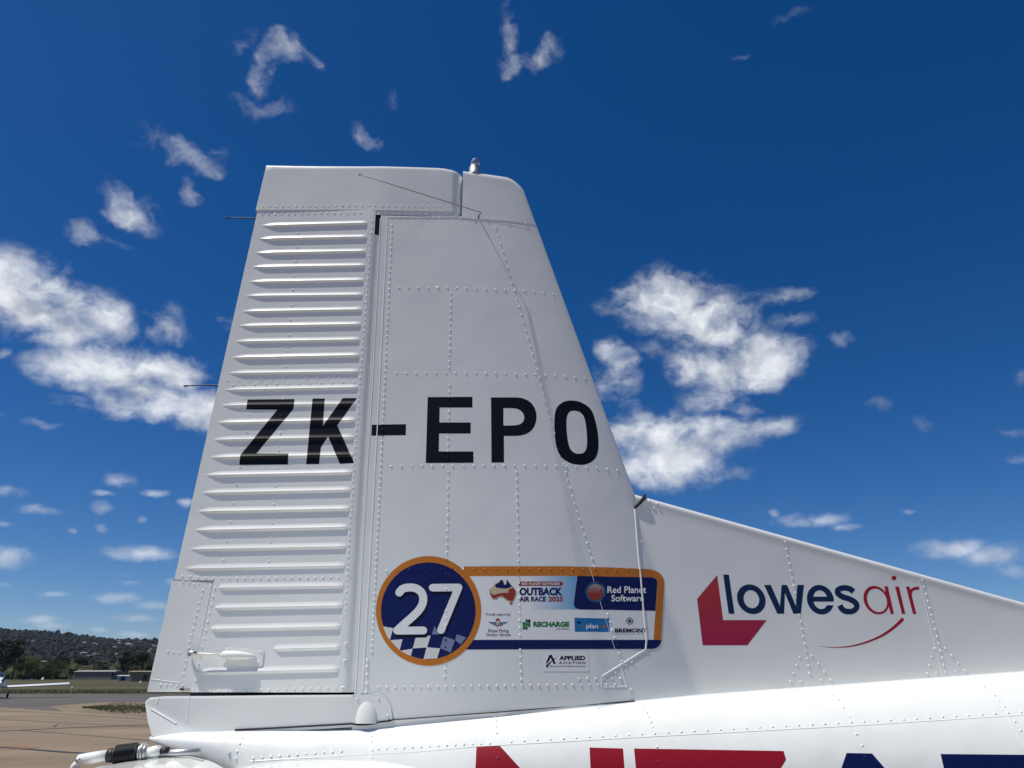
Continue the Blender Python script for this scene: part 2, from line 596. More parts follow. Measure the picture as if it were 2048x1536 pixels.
def flat_sharp(o, angle=35):
    bm = bmesh.new(); bm.from_mesh(o.data)
    bmesh.ops.remove_doubles(bm, verts=bm.verts, dist=1e-5)
    bmesh.ops.recalc_face_normals(bm, faces=bm.faces)
    for e in bm.edges:
        if len(e.link_faces) == 2 and e.calc_face_angle(0) > rad(angle):
            e.smooth = False
    bm.to_mesh(o.data); bm.free()
flat_sharp(FIN)

# rudder skin ---------------------------------------------------------------
zc0 = at_y(700, 418, DY - .04).z
z_notch = at_y(750, 466, DY - .06).z
z_tab = at_y(390, 1160, DY - .03).z
def rud_right(z):
    r = x_hinge(z)
    return r - 0.028 if z > z_notch else r + 0.004
def rudder_mesh():
    mb = MB()
    NZ, NS = 90, 30
    zz = [lerp(Z_BOT, zc0 + .002, i / NZ) for i in range(NZ + 1)]
    zz += [z_notch - 1e-4, z_notch + 1e-4, z_tab - 1e-4, z_tab + 1e-4]
    zz.sort()
    xt_tab = lin(hit(426, 1164, lambda x, z: DY - rud_base(x, z)), hit(379, 1386, lambda x, z: DY - rud_base(x, z)))
    for side in (-1, 1):
        rows = []
        for z in zz:
            xa = x_te(z) if z > z_tab else xt_tab(z) + 0.001
            xb = rud_right(z)
            row = []
            for j in range(NS + 1):
                s = j / NS
                s = s ** 0.8
                x = lerp(xa, xb, s)
                row.append(Vector((x, DY + side * rud_base(x, z), z)))
            rows.append(row if side < 0 else row[::-1])
        mb.grid(rows)
    for z in (zz[0],):
        rows = []
        for j in range(NS + 1):
            x = lerp(xt_tab(z), rud_right(z), j / NS)
            t = rud_base(x, z)
            rows.append([Vector((x, DY - t, z)), Vector((x, DY + t, z))])
        mb.grid(rows)
    rows = []
    for z in zz:
        xa = x_te(z) if z > z_tab else xt_tab(z) + 0.001
        t = rud_base(xa, z)
        rows.append([Vector((xa, DY - t, z)), Vector((xa, DY + t, z))])
    mb.grid(rows)
    return mb, xt_tab
_mb, x_tabr = rudder_mesh()
RUD = _mb.build('rudder', MW, PLANE, True)
flat_sharp(RUD)
# pressed stiffening beads, one by one
for bd in BEADS:
    xl, zl, xr, zr, tap, hk = bd
    mb = MB()
    NX = 44
    rows = []
    ds = [BUP + .002, BUP, BUP * .85, BUP * .7, BUP * .55, BUP * .4, BUP * .27, BUP * .16, BUP * .08, BUP * .03, 0, -BDN * .08, -BDN * .2, -BDN * .35, -BDN * .5, -BDN * .65, -BDN * .8, -BDN, -BDN - .002]
    for i in range(NX + 1):
        s = i / NX
        x = xl + 0.0005 + (xr - xl - 0.001) * s
        zc = zl + (zr - zl) * (x - xl) / (xr - xl)
        row = []
        for d in ds:
            h = bead_shape(bd, x, zc + d)
            if h <= 1e-5:
                h = -0.0004
            row.append(Vector((x, DY - rud_base(x, zc + d) - h, zc + d)))
        rows.append(row)
    mb.grid(rows)
    mb.build('stiffening_bead', MW, RUD, True)
# trim tab
def tab_mesh():
    mb = MB()
    for side in (-1, 1):
        rows = []
        for i in range(25):
            z = lerp(Z_BOT + .001, z_tab - 0.002, i / 24)
            xa, xb = x_te_tab(z), x_tabr(z) - 0.003
            row = []
            for j in range(9):
                x = lerp(xa, xb, j / 8)
                t = lerp(0.003, rud_base(xb, z) - .0022, j / 8)
                row.append(Vector((x, DY + side * t, z)))
            rows.append(row if side < 0 else row[::-1])
        mb.grid(rows)
    for z in (Z_BOT + .001, z_tab - .004):
        xa, xb = x_te_tab(z), x_tabr(z) - 0.003
        mb.grid([[Vector((xa, DY - .003, z)), Vector((xa, DY + .003, z))], [Vector((xb, DY - rud_base(xb, z) + .0022, z)), Vector((xb, DY + rud_base(xb, z) - .0022, z))]])
    rows = []
    for i in range(25):
        z = lerp(Z_BOT + .001, z_tab - 0.002, i / 24)
        rows.append([Vector((x_te_tab(z), DY - .003, z)), Vector((x_te_tab(z), DY + .003, z))])
    mb.grid(rows)
    return mb
TAB = tab_mesh().build('trim_tab', MW, RUD, True)
flat_sharp(TAB)
def y_tab(x, z):
    xa, xb = x_te_tab(z), x_tabr(z) - 0.003
    f = max(0.0, min(1.0, (x - xa) / (xb - xa)))
    return DY - lerp(0.003, rud_base(xb, z) - .0022, f)
n_tab = n_of(y_tab)
def y_side(x, z):
    """visible skin left of the hinge"""
    if z < z_tab - .003 and x < x_tabr(z) - .002:
        return y_tab(x, z)
    return y_rud(x, z)
# inner spar seen through the hinge slot
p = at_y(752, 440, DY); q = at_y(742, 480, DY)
MB().box((q.x - .03, DY - .012, q.z - .10), (p.x + .05, DY + .012, p.z + .05)).build('rudder_spar', MCAVITY, PLANE)

# caps -----------------------------------------------------------------------
def cap_mesh(xs, ztop, zbot, tbase, r):
    mb = MB()
    NZ = 22
    for side in (-1, 1):
        rows = []
        for x in xs:
            zt = ztop(x)
            row = []
            for i in range(NZ + 1):
                s = i / NZ
                s = 1 - (1 - s) ** 2.2
                z = lerp(zbot(x), zt, s)
                dz = zt - z
                t = tbase(x, z)
                rr = min(r, (zt - zbot(x)) * .9 + 1e-6)
                if dz < rr:
                    t *= math.sqrt(max(0.0, 1 - (1 - dz / rr) ** 2))
                row.append(Vector((x, DY + side * t, z)))
            rows.append(row if side > 0 else row[::-1])
        mb.grid(rows)
    rows = [[Vector((x, DY - tbase(x, zbot(x)), zbot(x))), Vector((x, DY + tbase(x, zbot(x)), zbot(x)))] for x in xs]
    mb.grid(rows)
    return mb
# rudder horn cap
a = at_y(533, 331, DY); b = at_y(880, 341, DY); c = at_y(924.5, 350, DY)
a2 = at_y(512, 419, DY)
def horn_top(x):
    if x < a.x:
        return lerp(zc0, a.z, max(0.0, (x - a2.x) / (a.x - a2.x)))
    z = lerp(a.z, b.z, min(1.0, (x - a.x) / (b.x - a.x)))
    if x > b.x - .02:
        z = b.z - 0.035 * min(1.0, max(0.0, (x - b.x + .02) / (c.x - b.x + .02))) ** 2.4
    return z
def horn_t(x, z):
    xte = lerp(a2.x, a.x, (z - zc0) / (a.z - zc0))
    xh = x_hinge(Z_TOP)
    s = (x - xte) / (xh - xte)
    t = 0.005 + (t_max(Z_TOP) - 0.004) * max(0.0, min(1.0, s)) ** .95
    if x > xh:
        t = min(t, fin_t(x, Z_TOP) + .001)
    rf = 0.055
    if x > c.x - rf:
        t *= math.sqrt(max(0.0, 1 - ((x - c.x + rf) / rf) ** 2))
    return t
xs = [lerp(a2.x + .001, a.x, k / 6) for k in range(6)] + [lerp(a.x, c.x - .06, k / 26) for k in range(26)] + [c.x - .06 + .06 * math.sin(k / 12 * math.pi / 2) for k in range(13)]
HORN = cap_mesh(xs, horn_top, lambda x: zc0, horn_t, 0.030).build('rudder_horn_cap', MW, PLANE, True)
flat_sharp(HORN, 50)
def y_horn(x, z):
    return DY - horn_t(x, z)
n_horn = n_of(y_horn)
# the neck of skin under the horn, forward of the hinge line
def neck_mesh():
    mb = MB()
    x0 = rud_right(Z_TOP) - .002
    x1 = at_y(921, 425, DY).x
    for side in (-1, 1):
        rows = []
        for i in range(25):
            x = lerp(x0, x1, i / 24)
            t = fin_t(x, Z_TOP) - .001
            if x > x1 - .05:
                t *= math.sqrt(max(0.0, 1 - ((x - x1 + .05) / .05) ** 2))
            row = [Vector((x, DY + side * t, Z_TOP + .004)), Vector((x, DY + side * t, zc0))]
            rows.append(row if side < 0 else row[::-1])
        mb.grid(rows)
    return mb
neck_mesh().build('horn_neck_skin', MW, PLANE, True)
# fin tip cap
fa = at_y(926.5, 345, DY); fb_ = at_y(960, 347, DY); fc = at_y(1012, 355, DY); fd = at_y(1036, 372, DY)
zt0 = Z_TOP
def tip_top(x):
    if x < fc.x:
        z = lerp(fa.z, fc.z, (x - fa.x) / (fc.x - fa.x))
    else:
        q = (x - fc.x) / (fd.x - fc.x)
        z = lerp(fc.z, fc.z - .012, q) - 0.030 * max(0.0, q) ** 2
    # leading edge line
    zl = Z_TOP + (x - x_le(Z_TOP)) / ((x_le(Z_TOP + .1) - x_le(Z_TOP)) / .1)
    return max(zt0 + .0005, min(z, zl))
def tip_t(x, z):
    xl = x_le(z)
    s = max(0.0, min(1.0, (x - x_hinge(z)) / (xl - x_hinge(z))))
    return t_max(z) * (1 - s ** 3.2) ** 0.75 + .0015
xe = x_le(Z_TOP)
xs = [lerp(fa.x, fc.x, k / 14) for k in range(14)] + [lerp(fc.x, xe - .001, 1 - (1 - k / 30) ** 1.3) for k in range(31)]
TIP = cap_mesh(xs, tip_top, lambda x: zt0 + .0002, tip_t, 0.034).build('fin_tip_cap', MW, PLANE, True)
mbw = MB()
mbw.grid([[Vector((fa.x, DY - tip_t(fa.x, z), z)), Vector((fa.x, DY + tip_t(fa.x, z), z))] for z in (zt0, lerp(zt0, fa.z, .5), fa.z - .034)])
mbw.build('tip_cap_web', MW, TIP)
flat_sharp(TIP, 50)
def y_tip(x, z):
    return DY - tip_t(x, z)
n_tip = n_of(y_tip)
# beacon
bc = at_y(950, 345, DY); bt = at_y(950, 318, DY)
hb = bt.z - bc.z
mb = MB()
mb.tube([bc + Vector((0, 0, k)) for k in (-.02, hb * .04, hb * .06, hb * .36, hb * .39, hb * .42)], [.034, .034, .033, .033, .031, .028], 20)
BEACON = mb.build('beacon_light', MSTEEL, PLANE, True)
flat_sharp(BEACON, 30)
mb = MB()
pr = [(hb * .41, .0255), (hb * .78, .0255), (hb * .90, .0225), (hb * .97, .014), (hb * 1.0, .002)]
mb.tube([bc + Vector((0, 0, k)) for k, _ in pr], [r_ for _, r_ in pr], 20)
MGL = mat('clear_lens', (0.55, 0.57, 0.60), 0.04, trans=0.75, coat=1.0)
mb.build('lens', MGL, BEACON, True)
mb = MB()
mb.tube([bc + Vector((0, 0, k)) for k in (hb * .42, hb * .82)], [.021, .019], 12)
mb.build('lamp_core', MRUB, BEACON, True)
# whisker antenna
e0 = hit(957, 436, y_tip)
tip = at_y(720, 349, DY - .36)
mid = at_y(962, 425, DY - .095)
mb = MB()
mb.tube([e0 + Vector((0, .01, 0)), e0 + Vector((0.002, -.02, .006)), lerp(e0, mid, .7), mid], [.005, .0024, .0020, .0020], 10)
ANT = mb.build('whisker_antenna', MRUB, PLANE, True)
mb = MB()
mb.tube([lerp(mid, e0, .15), mid, lerp(mid, tip, .02), lerp(mid, tip, .5), tip], .0022, 8)
mb.build('antenna_rod', MROD, ANT, True)
mb = MB()
mb.tube([tip + Vector((-.005, -.002, 0)), tip + Vector((-.0025, -.001, 0)), tip, tip + Vector((.004, 0, 0))], [.002, .0055, .0055, .002], 10)
mb.build('antenna_end_bead', MROD, ANT, True)
# static wicks
for (u0, v0, u1, v1) in ((513, 437, 453, 436), (438, 771, 371, 772)):
    p0 = at_y(u0, v0, DY); p1 = at_y(u1, v1, DY)
    m1 = lerp(p0, p1, .5) + Vector((0, 0, .004))
    mb = MB()
    mb.tube([p0 + Vector((.02, 0, 0)), p0, m1, p1], [.0042, .004, .003, .0028], 8)
    wk = mb.build('static_wick', MRUB, RUD, True)
    mb = MB()
    mb.tube([p1 + Vector((.01, 0, 0)), p1 - Vector((.008, 0, 0))], [.0045, .0045], 8)
    mb.build('wick_tip', MDARK, RUD, True)

# dorsal fin ------------------------------------------------------------------
JOINT = [(1270, 1018), (1277, 1110), (1280, 1137), (1287, 1221), (1293, 1280), (1291, 1300)]
def dorsal_mesh():
    mb = MB()
    j0 = hit(1269, 1015, y_dors); j1 = hit(1283, 1180, y_dors); j2 = hit(1262, 1400, y_dors)
    xend = 4.6
    NX, NZ = 90, 44
    for side in (-1, 1):
        rows = []
        for i in range(NX + 1):
            s = (i / NX) ** 1.7
            row = []
            for k in range(NZ + 1):
                q = 1 - (1 - k / NZ) ** 1.7
                # aft edge follows the joint: x0 varies with height
                zb = f_zt(0.9) - 0.20
                x = lerp(j1.x, xend, s)
                zt = z_dors(x)
                zb = f_zt(x) - 0.14
                z = lerp(zb, zt, q)
                row.append(Vector((x, DY + side * ((DY - y_dors(x, z)) if q < 1 else 0.0), z)))
            rows.append(row if side < 0 else row[::-1])
        mb.grid(rows)
    return mb
_dm = dorsal_mesh()
DORS = _dm.build('dorsal_fin', MW, PLANE, True)
flat_sharp(DORS, 60)
# filler piece between the joint and the fin leading edge, with its rounded top
mb = MB()
rows_l = []
edge = [(1268, 1017), (1270, 1022), (1272, 1040), (1275, 1080), (1279, 1125), (1283, 1180), (1287, 1221), (1291, 1262), (1293, 1285)]
j1x = hit(1283, 1180, y_dors).x
for side in (-1, 1):
    rows = []
    for k, (u, v) in enumerate(edge):
        p = hit(u, v, y_dors)
        row = []
        for i in range(13):
            x = lerp(p.x - .001, j1x + .012, i / 12)
            z = p.z
            if k == 0:
                z = min(z + 0.030 * (i / 12), z_dors(x) - .001)
            row.append(Vector((x, DY + side * (DY - y_dors(x, z) + .0003), z)))
        rows.append(row if side > 0 else row[::-1])
    mb.grid(rows)
mb.build('dorsal_fairing', MW, DORS, True)
# black sealing strip where the dorsal meets the leading edge
mb = MB()
P_ = []
for (u, v) in ((1289, 991), (1286, 998), (1281, 1004), (1275, 1010), (1269, 1016)):
    p = hit(u, v, lambda x, z: DY - max(fin_t(x, z), t_dors(x, z), .006))
    P_.append(p + Vector((0, -.001, 0)))
mb.tube([P_[0] + Vector((.002, .02, .004))] + P_, [.006, .0075, .0085, .0085, .0075, .005], 10)
mb.build('seal_strip', MDARK, DORS, True)

# fuselage --------------------------------------------------------------------
def _fus():
    mb = MB()
    x0 = hit_f(742, 1470).x - .012
    x1 = 5.5
    NX, NA = 120, 40
    rows = []
    for i in range(NX + 1):
        x = lerp(x0, x1, i / NX)
        W_, H_ = f_W(x), f_H(x)
        zc = f_zt(x) - H_
        half = []
        for k in range(NA + 1):
            a_ = math.pi * k / NA
            if a_ <= math.pi / 2:
                half.append(Vector((x, DY - W_ * math.sin(a_), zc + H_ * math.cos(a_))))
            else:
                half.append(Vector((x, DY - W_ * math.sin(a_) ** .6, zc + H_ * 1.6 * math.cos(a_))))
        rows.append(half + [Vector((p.x, 2 * DY - p.y, p.z)) for p in half[1:-1]][::-1] + [half[0].copy()])
    mb.grid(rows)
    return mb
FUS = _fus().build('fuselage', MF, PLANE, True)
flat_sharp(FUS, 60)

# tail cone: narrower aft end of the body under the rudder ----------------------
TC = [  # u of station, v of top edge, v of lower outline, half width, squareness
    (302, 1472.5, 1477, .046), (306, 1472.5, 1482, .060), (322, 1470, 1489, .080), (345, 1467, 1501, .102), (372, 1464, 1512, .124), (392, 1463, 1520, .138),
    (430, 1462, 1537, .152), (470, 1460, 1560, .162), (560, 1455, 1600, .176), (650, 1450, 1640, .188), (748, 1443, 1690, .198)]
rows = []
for (u, vt, vb, w) in TC:
    pt = at_y(u, vt, DY - min(w * .6, .06)); pb = at_y(u, vb, DY - w * .3)
    zc = lerp(pb.z, pt.z, .45); hu = pt.z - zc; hd = zc - pb.z
    bl = max(0.0, min(1.0, (u - 470) / 278.0))            # runs into the fuselage section
    fx = pt.x
    w = lerp(w, f_W(fx), bl); zc = lerp(zc, f_zt(fx) - f_H(fx), bl); hu = lerp(hu, f_H(fx), bl); hd = lerp(hd, f_H(fx) * 1.6, bl)
    half = []
    for k in range(25):
        a_ = math.pi * k / 24
        h_ = hu if a_ < math.pi / 2 else hd
        ca, sa = math.cos(a_), math.sin(a_)
        e = lerp(0.62, 1.0, bl) if a_ < math.pi / 2 else 0.7
        half.append(Vector((pt.x, DY - w * abs(sa) ** e, zc + h_ * math.copysign(abs(ca) ** e, ca))))
    rows.append(half + [Vector((p.x, 2 * DY - p.y, p.z)) for p in half[1:-1]][::-1] + [half[0].copy()])
mb = MB(); mb.grid(rows)
n_ = len(rows[0])
mb.f.append(tuple(range(n_ - 1)))
TCONE = mb.build('tail_cone', MF, PLANE, True)
flat_sharp(TCONE, 50)
# rudder base fairing: vertical sided skirt with rounded tail
def skirt_t(x):
    xa = at_y(291, 1400, DY).x
    xb = hit(705, 1420, y_fin).x
    f = max(0.0, min(1.0, (x - xa) / (xb - xa)))
    return 0.012 + (t_max(Z_BOT) - .012 + .004) * (1 - (1 - f) ** 1.5) ** .8
sk_top = [(291, 1403), (300, 1395), (330, 1392.5), (420, 1392), (560, 1390.5), (706, 1389.5), (720, 1388)]
sk_bot = [(291, 1438), (300, 1466), (330, 1470), (420, 1464), (560, 1458), (706, 1449), (720, 1449)]
mb = MB()
_g0, _g1 = at_y(291, 1407, DY - .012), at_y(386, 1463, DY - .06)
def skirt_tz(x, z):
    t = skirt_t(x)
    if x < _g1.x:
        zd = _g0.z + (_g1.z - _g0.z) * (x - _g0.x) / (_g1.x - _g0.x)
        t += .30 * max(0.0, zd - z)
    return t
def y_skirt(x, z):
    return DY - skirt_tz(x, z)
tops, bots = [], []
for (pa, pb) in zip(sk_top, sk_bot):
    tops.append(hit(*pa, y_skirt)); bots.append(hit(*pb, y_skirt))
def dens_(pl, n):
    out = []
    for i in range(len(pl) - 1):
        for k in range(n):
            out.append(lerp(pl[i], pl[i + 1], k / n))
    return out + [pl[-1]]
tops, bots = dens_(tops, 9), dens_(bots, 9)
for side in (-1, 1):
    rows = []
    for a_, b_ in zip(tops, bots):
        b2 = Vector((a_.x, 0, b_.z))
        row = []
        for k in range(19):
            z = lerp(b2.z - .01, a_.z, k / 18)
            t = skirt_tz(a_.x, z)
            sx = 1.5 * max(0.0, t - skirt_t(a_.x)) * max(0.0, 1 - (a_.x - tops[0].x) / .16)
            if k == 18:
                t -= .002
            row.append(Vector((a_.x + sx, DY + side * t, z)))
        rows.append(row if side > 0 else row[::-1])
    mb.grid(rows)
mb.grid([[Vector((p.x, DY - skirt_t(p.x) + .002, p.z)), Vector((p.x, DY + skirt_t(p.x) - .002, p.z))] for p in tops])
# dark box painted as the shade in the gap between rudder and fairing
g0, g1 = at_y(384, 1388, DY), at_y(708, 1388, DY)
SKIRT = mb.build('rudder_base_fairing', MW, PLANE, True)
flat_sharp(SKIRT, 12)
MB().box((g0.x, DY - .022, g0.z - .04), (g1.x, DY + .022, g0.z + .04)).build('gap_shade_fill', MDARK, SKIRT)
# cover plate with rounded corner and its bulge
def y_plate(x, z):
    return DY - fin_t(x, z) - .0035 if x > x_hinge(z) else DY - skirt_t(x) - .0015
pl = [(704, 1389), (722, 1389), (745, 1388), (757, 1388), (767, 1392), (776, 1402), (781, 1415), (783, 1428), (783, 1441), (757, 1444), (735, 1449), (704, 1450)]
# ------------------------------------------------------------------ decals, seams, rivets
PRINTS = []           # (polygon in photo pixels, material) so that rivets under a print take its colour
def smooth_closed(pts, n=6):
    out = []
    m = len(pts)
    for i in range(m):
        p0, p1, p2, p3 = (pts[(i + k - 1) % m] for k in range(4))
        for k in range(n):
            t = k / n
            out.append(tuple(0.5 * ((2 * p1[c]) + (-p0[c] + p2[c]) * t + (2 * p0[c] - 5 * p1[c] + 4 * p2[c] - p3[c]) * t * t + (-p0[c] + 3 * p1[c] - 3 * p2[c] + p3[c]) * t ** 3) for c in (0, 1)))
    return out
def smooth_open(pts, n=6):
    out = []
    m = len(pts)
    for i in range(m - 1):
        p0 = pts[max(i - 1, 0)]; p1 = pts[i]; p2 = pts[i + 1]; p3 = pts[min(i + 2, m - 1)]
        for k in range(n):
            t = k / n
            out.append(tuple(0.5 * ((2 * p1[c]) + (-p0[c] + p2[c]) * t + (2 * p0[c] - 5 * p1[c] + 4 * p2[c] - p3[c]) * t * t + (-p0[c] + 3 * p1[c] - 3 * p2[c] + p3[c]) * t ** 3) for c in (0, 1)))
    return out + [tuple(pts[-1])]
def stroke(path, width, cap=True):
    """outline polygon of a thick line; width a number or a list"""
    n = len(path)
    ws = width if isinstance(width, (list, tuple)) else [width] * n
    if len(ws) != n:
        ws = [lerp(ws[0], ws[-1], i / (n - 1)) for i in range(n)]
    L_, R_ = [], []
    for i in range(n):
        a_ = path[max(i - 1, 0)]; b_ = path[min(i + 1, n - 1)]
        dx, dy = b_[0] - a_[0], b_[1] - a_[1]
        l = math.hypot(dx, dy) or 1
        nx, ny = -dy / l, dx / l
        w = ws[i] / 2
        L_.append((path[i][0] + nx * w, path[i][1] + ny * w)); R_.append((path[i][0] - nx * w, path[i][1] - ny * w))
    def capf(i, sgn):
        a_, b_ = (path[-2], path[-1]) if i else (path[1], path[0])
        d = math.atan2(b_[1] - a_[1], b_[0] - a_[0])
        w = ws[-1 if i else 0] / 2
        c_ = path[-1 if i else 0]
        return [(c_[0] + w * math.cos(d + math.pi / 2 - math.pi * k / 8), c_[1] + w * math.sin(d + math.pi / 2 - math.pi * k / 8)) for k in range(1, 8)]
    if cap:
        return L_ + capf(1, 1) + R_[::-1] + capf(0, 1)
    return L_ + R_[::-1]
def ell(cx, cy, rx, ry, n=40, shear=0.0, a0=0, a1=360):
    out = []
    for k in range(n + (0 if a1 - a0 >= 360 else 1)):
        a_ = rad(lerp(a0, a1, k / n))
        y = ry * math.sin(a_)
        out.append((cx + rx * math.cos(a_) + shear * y, cy + y))
    return out
def zpx(pts, ox, oy, k):
    return [(ox + x / k, oy + y / k) for x, y in pts]
def bisect_grid(bm, du, dv, du0=None):
    us = [v.co.x for v in bm.verts]; vs = [v.co.y for v in bm.verts]
    if not us:
        return
    for (lo, hi, st, no) in ((min(us), max(us), du, (1, 0, 0)), (min(vs), max(vs), dv, (0, 1, 0))):
        if not st:
            continue
        k = math.ceil(lo / st) * st
        while k < hi:
            bmesh.ops.bisect_plane(bm, geom=bm.verts[:] + bm.edges[:] + bm.faces[:], dist=1e-5, plane_co=(k if no[0] else 0, k if no[1] else 0, 0), plane_no=no)
            k += st
def decal(name, loops_list, surf, m, parent, off=.00025, du=14, dv=14, tess=None):
    """loops_list: list of polygons, each a list of loops (outer, holes...) in photo pixels"""
    bm = bmesh.new()
    if tess is not None:
        vs, fs = tess
        bv = [bm.verts.new((x, y, 0)) for x, y in vs]
        for f in fs:
            try:
                bm.faces.new([bv[i] for i in f])
            except ValueError:
                pass
    else:
        for loops in loops_list:
            flat = [p for l in loops for p in l]
            tris = tessellate_polygon([[Vector((x, y, 0)) for x, y in l] for l in loops])
            bv = [bm.verts.new((x, y, 0)) for x, y in flat]
            for t in tris:
                try:
                    bm.faces.new([bv[i] for i in t])
                except ValueError:
                    pass
    bmesh.ops.remove_doubles(bm, verts=bm.verts, dist=1e-4)
    bisect_grid(bm, du, dv)
    for v in bm.verts:
        u_, v_ = v.co.x, v.co.y
        v.co = surf(u_, v_, off)
    bm.normal_update()
    for f in bm.faces:
        f.smooth = True
        if (f.calc_center_median() - Vector((0, 0, HC))).dot(f.normal) > 0:
            f.normal_flip()
    me = bpy.data.meshes.new(name)
    bm.to_mesh(me); bm.free()
    me.materials.append(m)
    o = bpy.data.objects.new(name, me)
    return link(o, parent)
S_fin = lambda u, v, off=0.0: hit(u, v, y_fin, off)
S_rud = lambda u, v, off=0.0: hit(u, v, y_side, off, 24)
S_dors = lambda u, v, off=0.0: hit(u, v, y_dors, off)
S_fus = lambda u, v, off=0.0: hit_f(u, v, off)
_jx = [(1000, 1269), (1018, 1270), (1110, 1277), (1221, 1287), (1285, 1293), (1400, 1293)]
def joint_u(v):
    for (a_, b_) in zip(_jx[:-1], _jx[1:]):
        if v <= b_[0]:
            return lerp(a_[1], b_[1], max(0, (v - a_[0]) / (b_[0] - a_[0])))
    return _jx[-1][1]
def S_mix(u, v, off=0.0):       # race sticker: fin, then over the dorsal fairing lip
    f = max(0.0, min(1.0, (u - joint_u(v) + 32) / 26))
    return hit(u, v, y_dors, off + .0008 * f)
def text_tess(s, box, bold=0.0, shear=0.0, spacing=1.0):
    cu = bpy.data.curves.new('t', 'FONT')
    cu.body = s; cu.size = 1.0; cu.offset = bold; cu.shear = shear; cu.resolution_u = 3
    cu.space_character = spacing
    ob = bpy.data.objects.new('t', cu)
    COL.objects.link(ob)
    bpy.context.view_layer.update()
    me = bpy.data.meshes.new_from_object(ob.evaluated_get(bpy.context.evaluated_depsgraph_get()))
    vs = [(v.co.x, v.co.y) for v in me.vertices]
    fs = [tuple(p.vertices) for p in me.polygons]
    bpy.data.objects.remove(ob, do_unlink=True)
    bpy.data.curves.remove(cu); bpy.data.meshes.remove(me)
    x0, x1 = min(v[0] for v in vs), max(v[0] for v in vs)
    y0, y1 = min(v[1] for v in vs), max(v[1] for v in vs)
    u0, v0, u1, v1 = box
    return [(u0 + (x - x0) / (x1 - x0) * (u1 - u0), v1 - (y - y0) / (y1 - y0) * (v1 - v0)) for x, y in vs], fs

# registration -----------------------------------------------------------------
REG = bpy.data.objects.new('registration_lettering', None)
link(REG, PLANE)
REG.matrix_parent_inverse = Matrix.Translation(-Vector(PLANE.location))
zk = lambda p: zpx(p, 460, 760, 5.12)
ep = lambda p: zpx(p, 830, 760, 5.12)
LZ = zk([(180, 200), (660, 195), (650, 295), (270, 752), (598, 752), (592, 865), (95, 870), (105, 770), (485, 304), (165, 303)])
LK = zk([(845, 190), (970, 190), (950, 470), (1155, 185), (1300, 185), (1098, 465), (1272, 850), (1125, 858), (1005, 580), (930, 690), (912, 860), (780, 862)])
LD = zk([(1452, 458), (1802, 452), (1800, 565), (1448, 570)])
LE_ = ep([(130, 175), (588, 172), (588, 282), (252, 282), (250, 435), (570, 435), (570, 548), (247, 548), (243, 732), (598, 732), (598, 848), (110, 850)])
LPo = ep([(778, 178), (1040, 178), (1095, 184), (1150, 205), (1195, 240), (1225, 285), (1243, 340), (1245, 375), (1240, 425), (1220, 480), (1190, 520), (1150, 548), (1095, 566), (1040, 572), (910, 573), (912, 845), (783, 845)])
LPh = ep([(905, 287), (1000, 288), (1050, 296), (1085, 315), (1110, 345), (1120, 380), (1113, 418), (1090, 445), (1055, 460), (1010, 465), (905, 467)])
LOo = smooth_closed(ep([(1600, 210), (1700, 228), (1800, 300), (1850, 430), (1878, 600), (1872, 740), (1830, 820), (1760, 860), (1680, 868), (1590, 850), (1500, 790), (1450, 690), (1430, 540), (1430, 370), (1455, 280), (1520, 225)]), 4)
LOh = smooth_closed(ep([(1630, 315), (1690, 330), (1735, 390), (1755, 500), (1762, 620), (1755, 700), (1725, 745), (1680, 755), (1630, 745), (1590, 705), (1565, 620), (1552, 500), (1555, 380), (1585, 325)]), 4)
for P_, sf, dv in ((LZ, S_rud, 1.2), (LK, S_rud, 1.2)):
    decal('letter', [[P_]], sf, MBLK, REG, .0005, 16, dv)
for lp in ([LD], [LE_], [LPo, LPh], [LOo, LOh]):
    decal('letter', [lp], S_fin, MBLK, REG)
for P_ in (LZ, LK, LD, LE_, LPo, LOo):
    PRINTS.append((P_, MBLK, {id(LPo): LPh, id(LOo): LOh}.get(id(P_))))

# operator logo on the dorsal fin -------------------------------------------------
LOGO = bpy.data.objects.new('operator_logo', None)
link(LOGO, PLANE)
LOGO.matrix_parent_inverse = Matrix.Translation(-Vector(PLANE.location))
lo_ = lambda p: zpx(p, 1380, 1130, 4.267)
def grad_mat(name, c0, c1, z0, z1):
    m = mat(name, c0, 0.42)
    nt = m.node_tree
    t_ = nt.nodes.new('ShaderNodeTexCoord'); s_ = nt.nodes.new('ShaderNodeSeparateXYZ')
    nt.links.new(t_.outputs['Object'], s_.inputs[0])
    r_ = nt.nodes.new('ShaderNodeMapRange')
    r_.inputs['From Min'].default_value = z0; r_.inputs['From Max'].default_value = z1
    nt.links.new(s_.outputs[2], r_.inputs['Value'])
    x_ = nt.nodes.new('ShaderNodeMix'); x_.data_type = 'RGBA'
    x_.inputs[6].default_value = (*c0, 1); x_.inputs[7].default_value = (*c1, 1)
    nt.links.new(r_.outputs[0], x_.inputs[0])
    nt.links.new(x_.outputs[2], nt.nodes['Principled BSDF'].inputs['Base Color'])
    return m
zg0, zg1 = S_dors(1420, 1290).z, S_dors(1420, 1150).z
MLRED = grad_mat('logo_red_print', (0.36, 0.003, 0.055), (0.46, 0.028, 0.020), zg0, zg1)
chev = lo_([(232, 85), (60, 290), (108, 685), (490, 685), (655, 470), (283, 470)])
decal('logo_chevron', [[chev]], S_dors, MLRED, LOGO)
dk = []
dk.append([lo_([(283, 82), (332, 82), (380, 416), (330, 416)])])
dk.append([lo_(ell(523, 292, 121, 127, shear=.14)), lo_(ell(524, 292, 66, 77, shear=.10))])
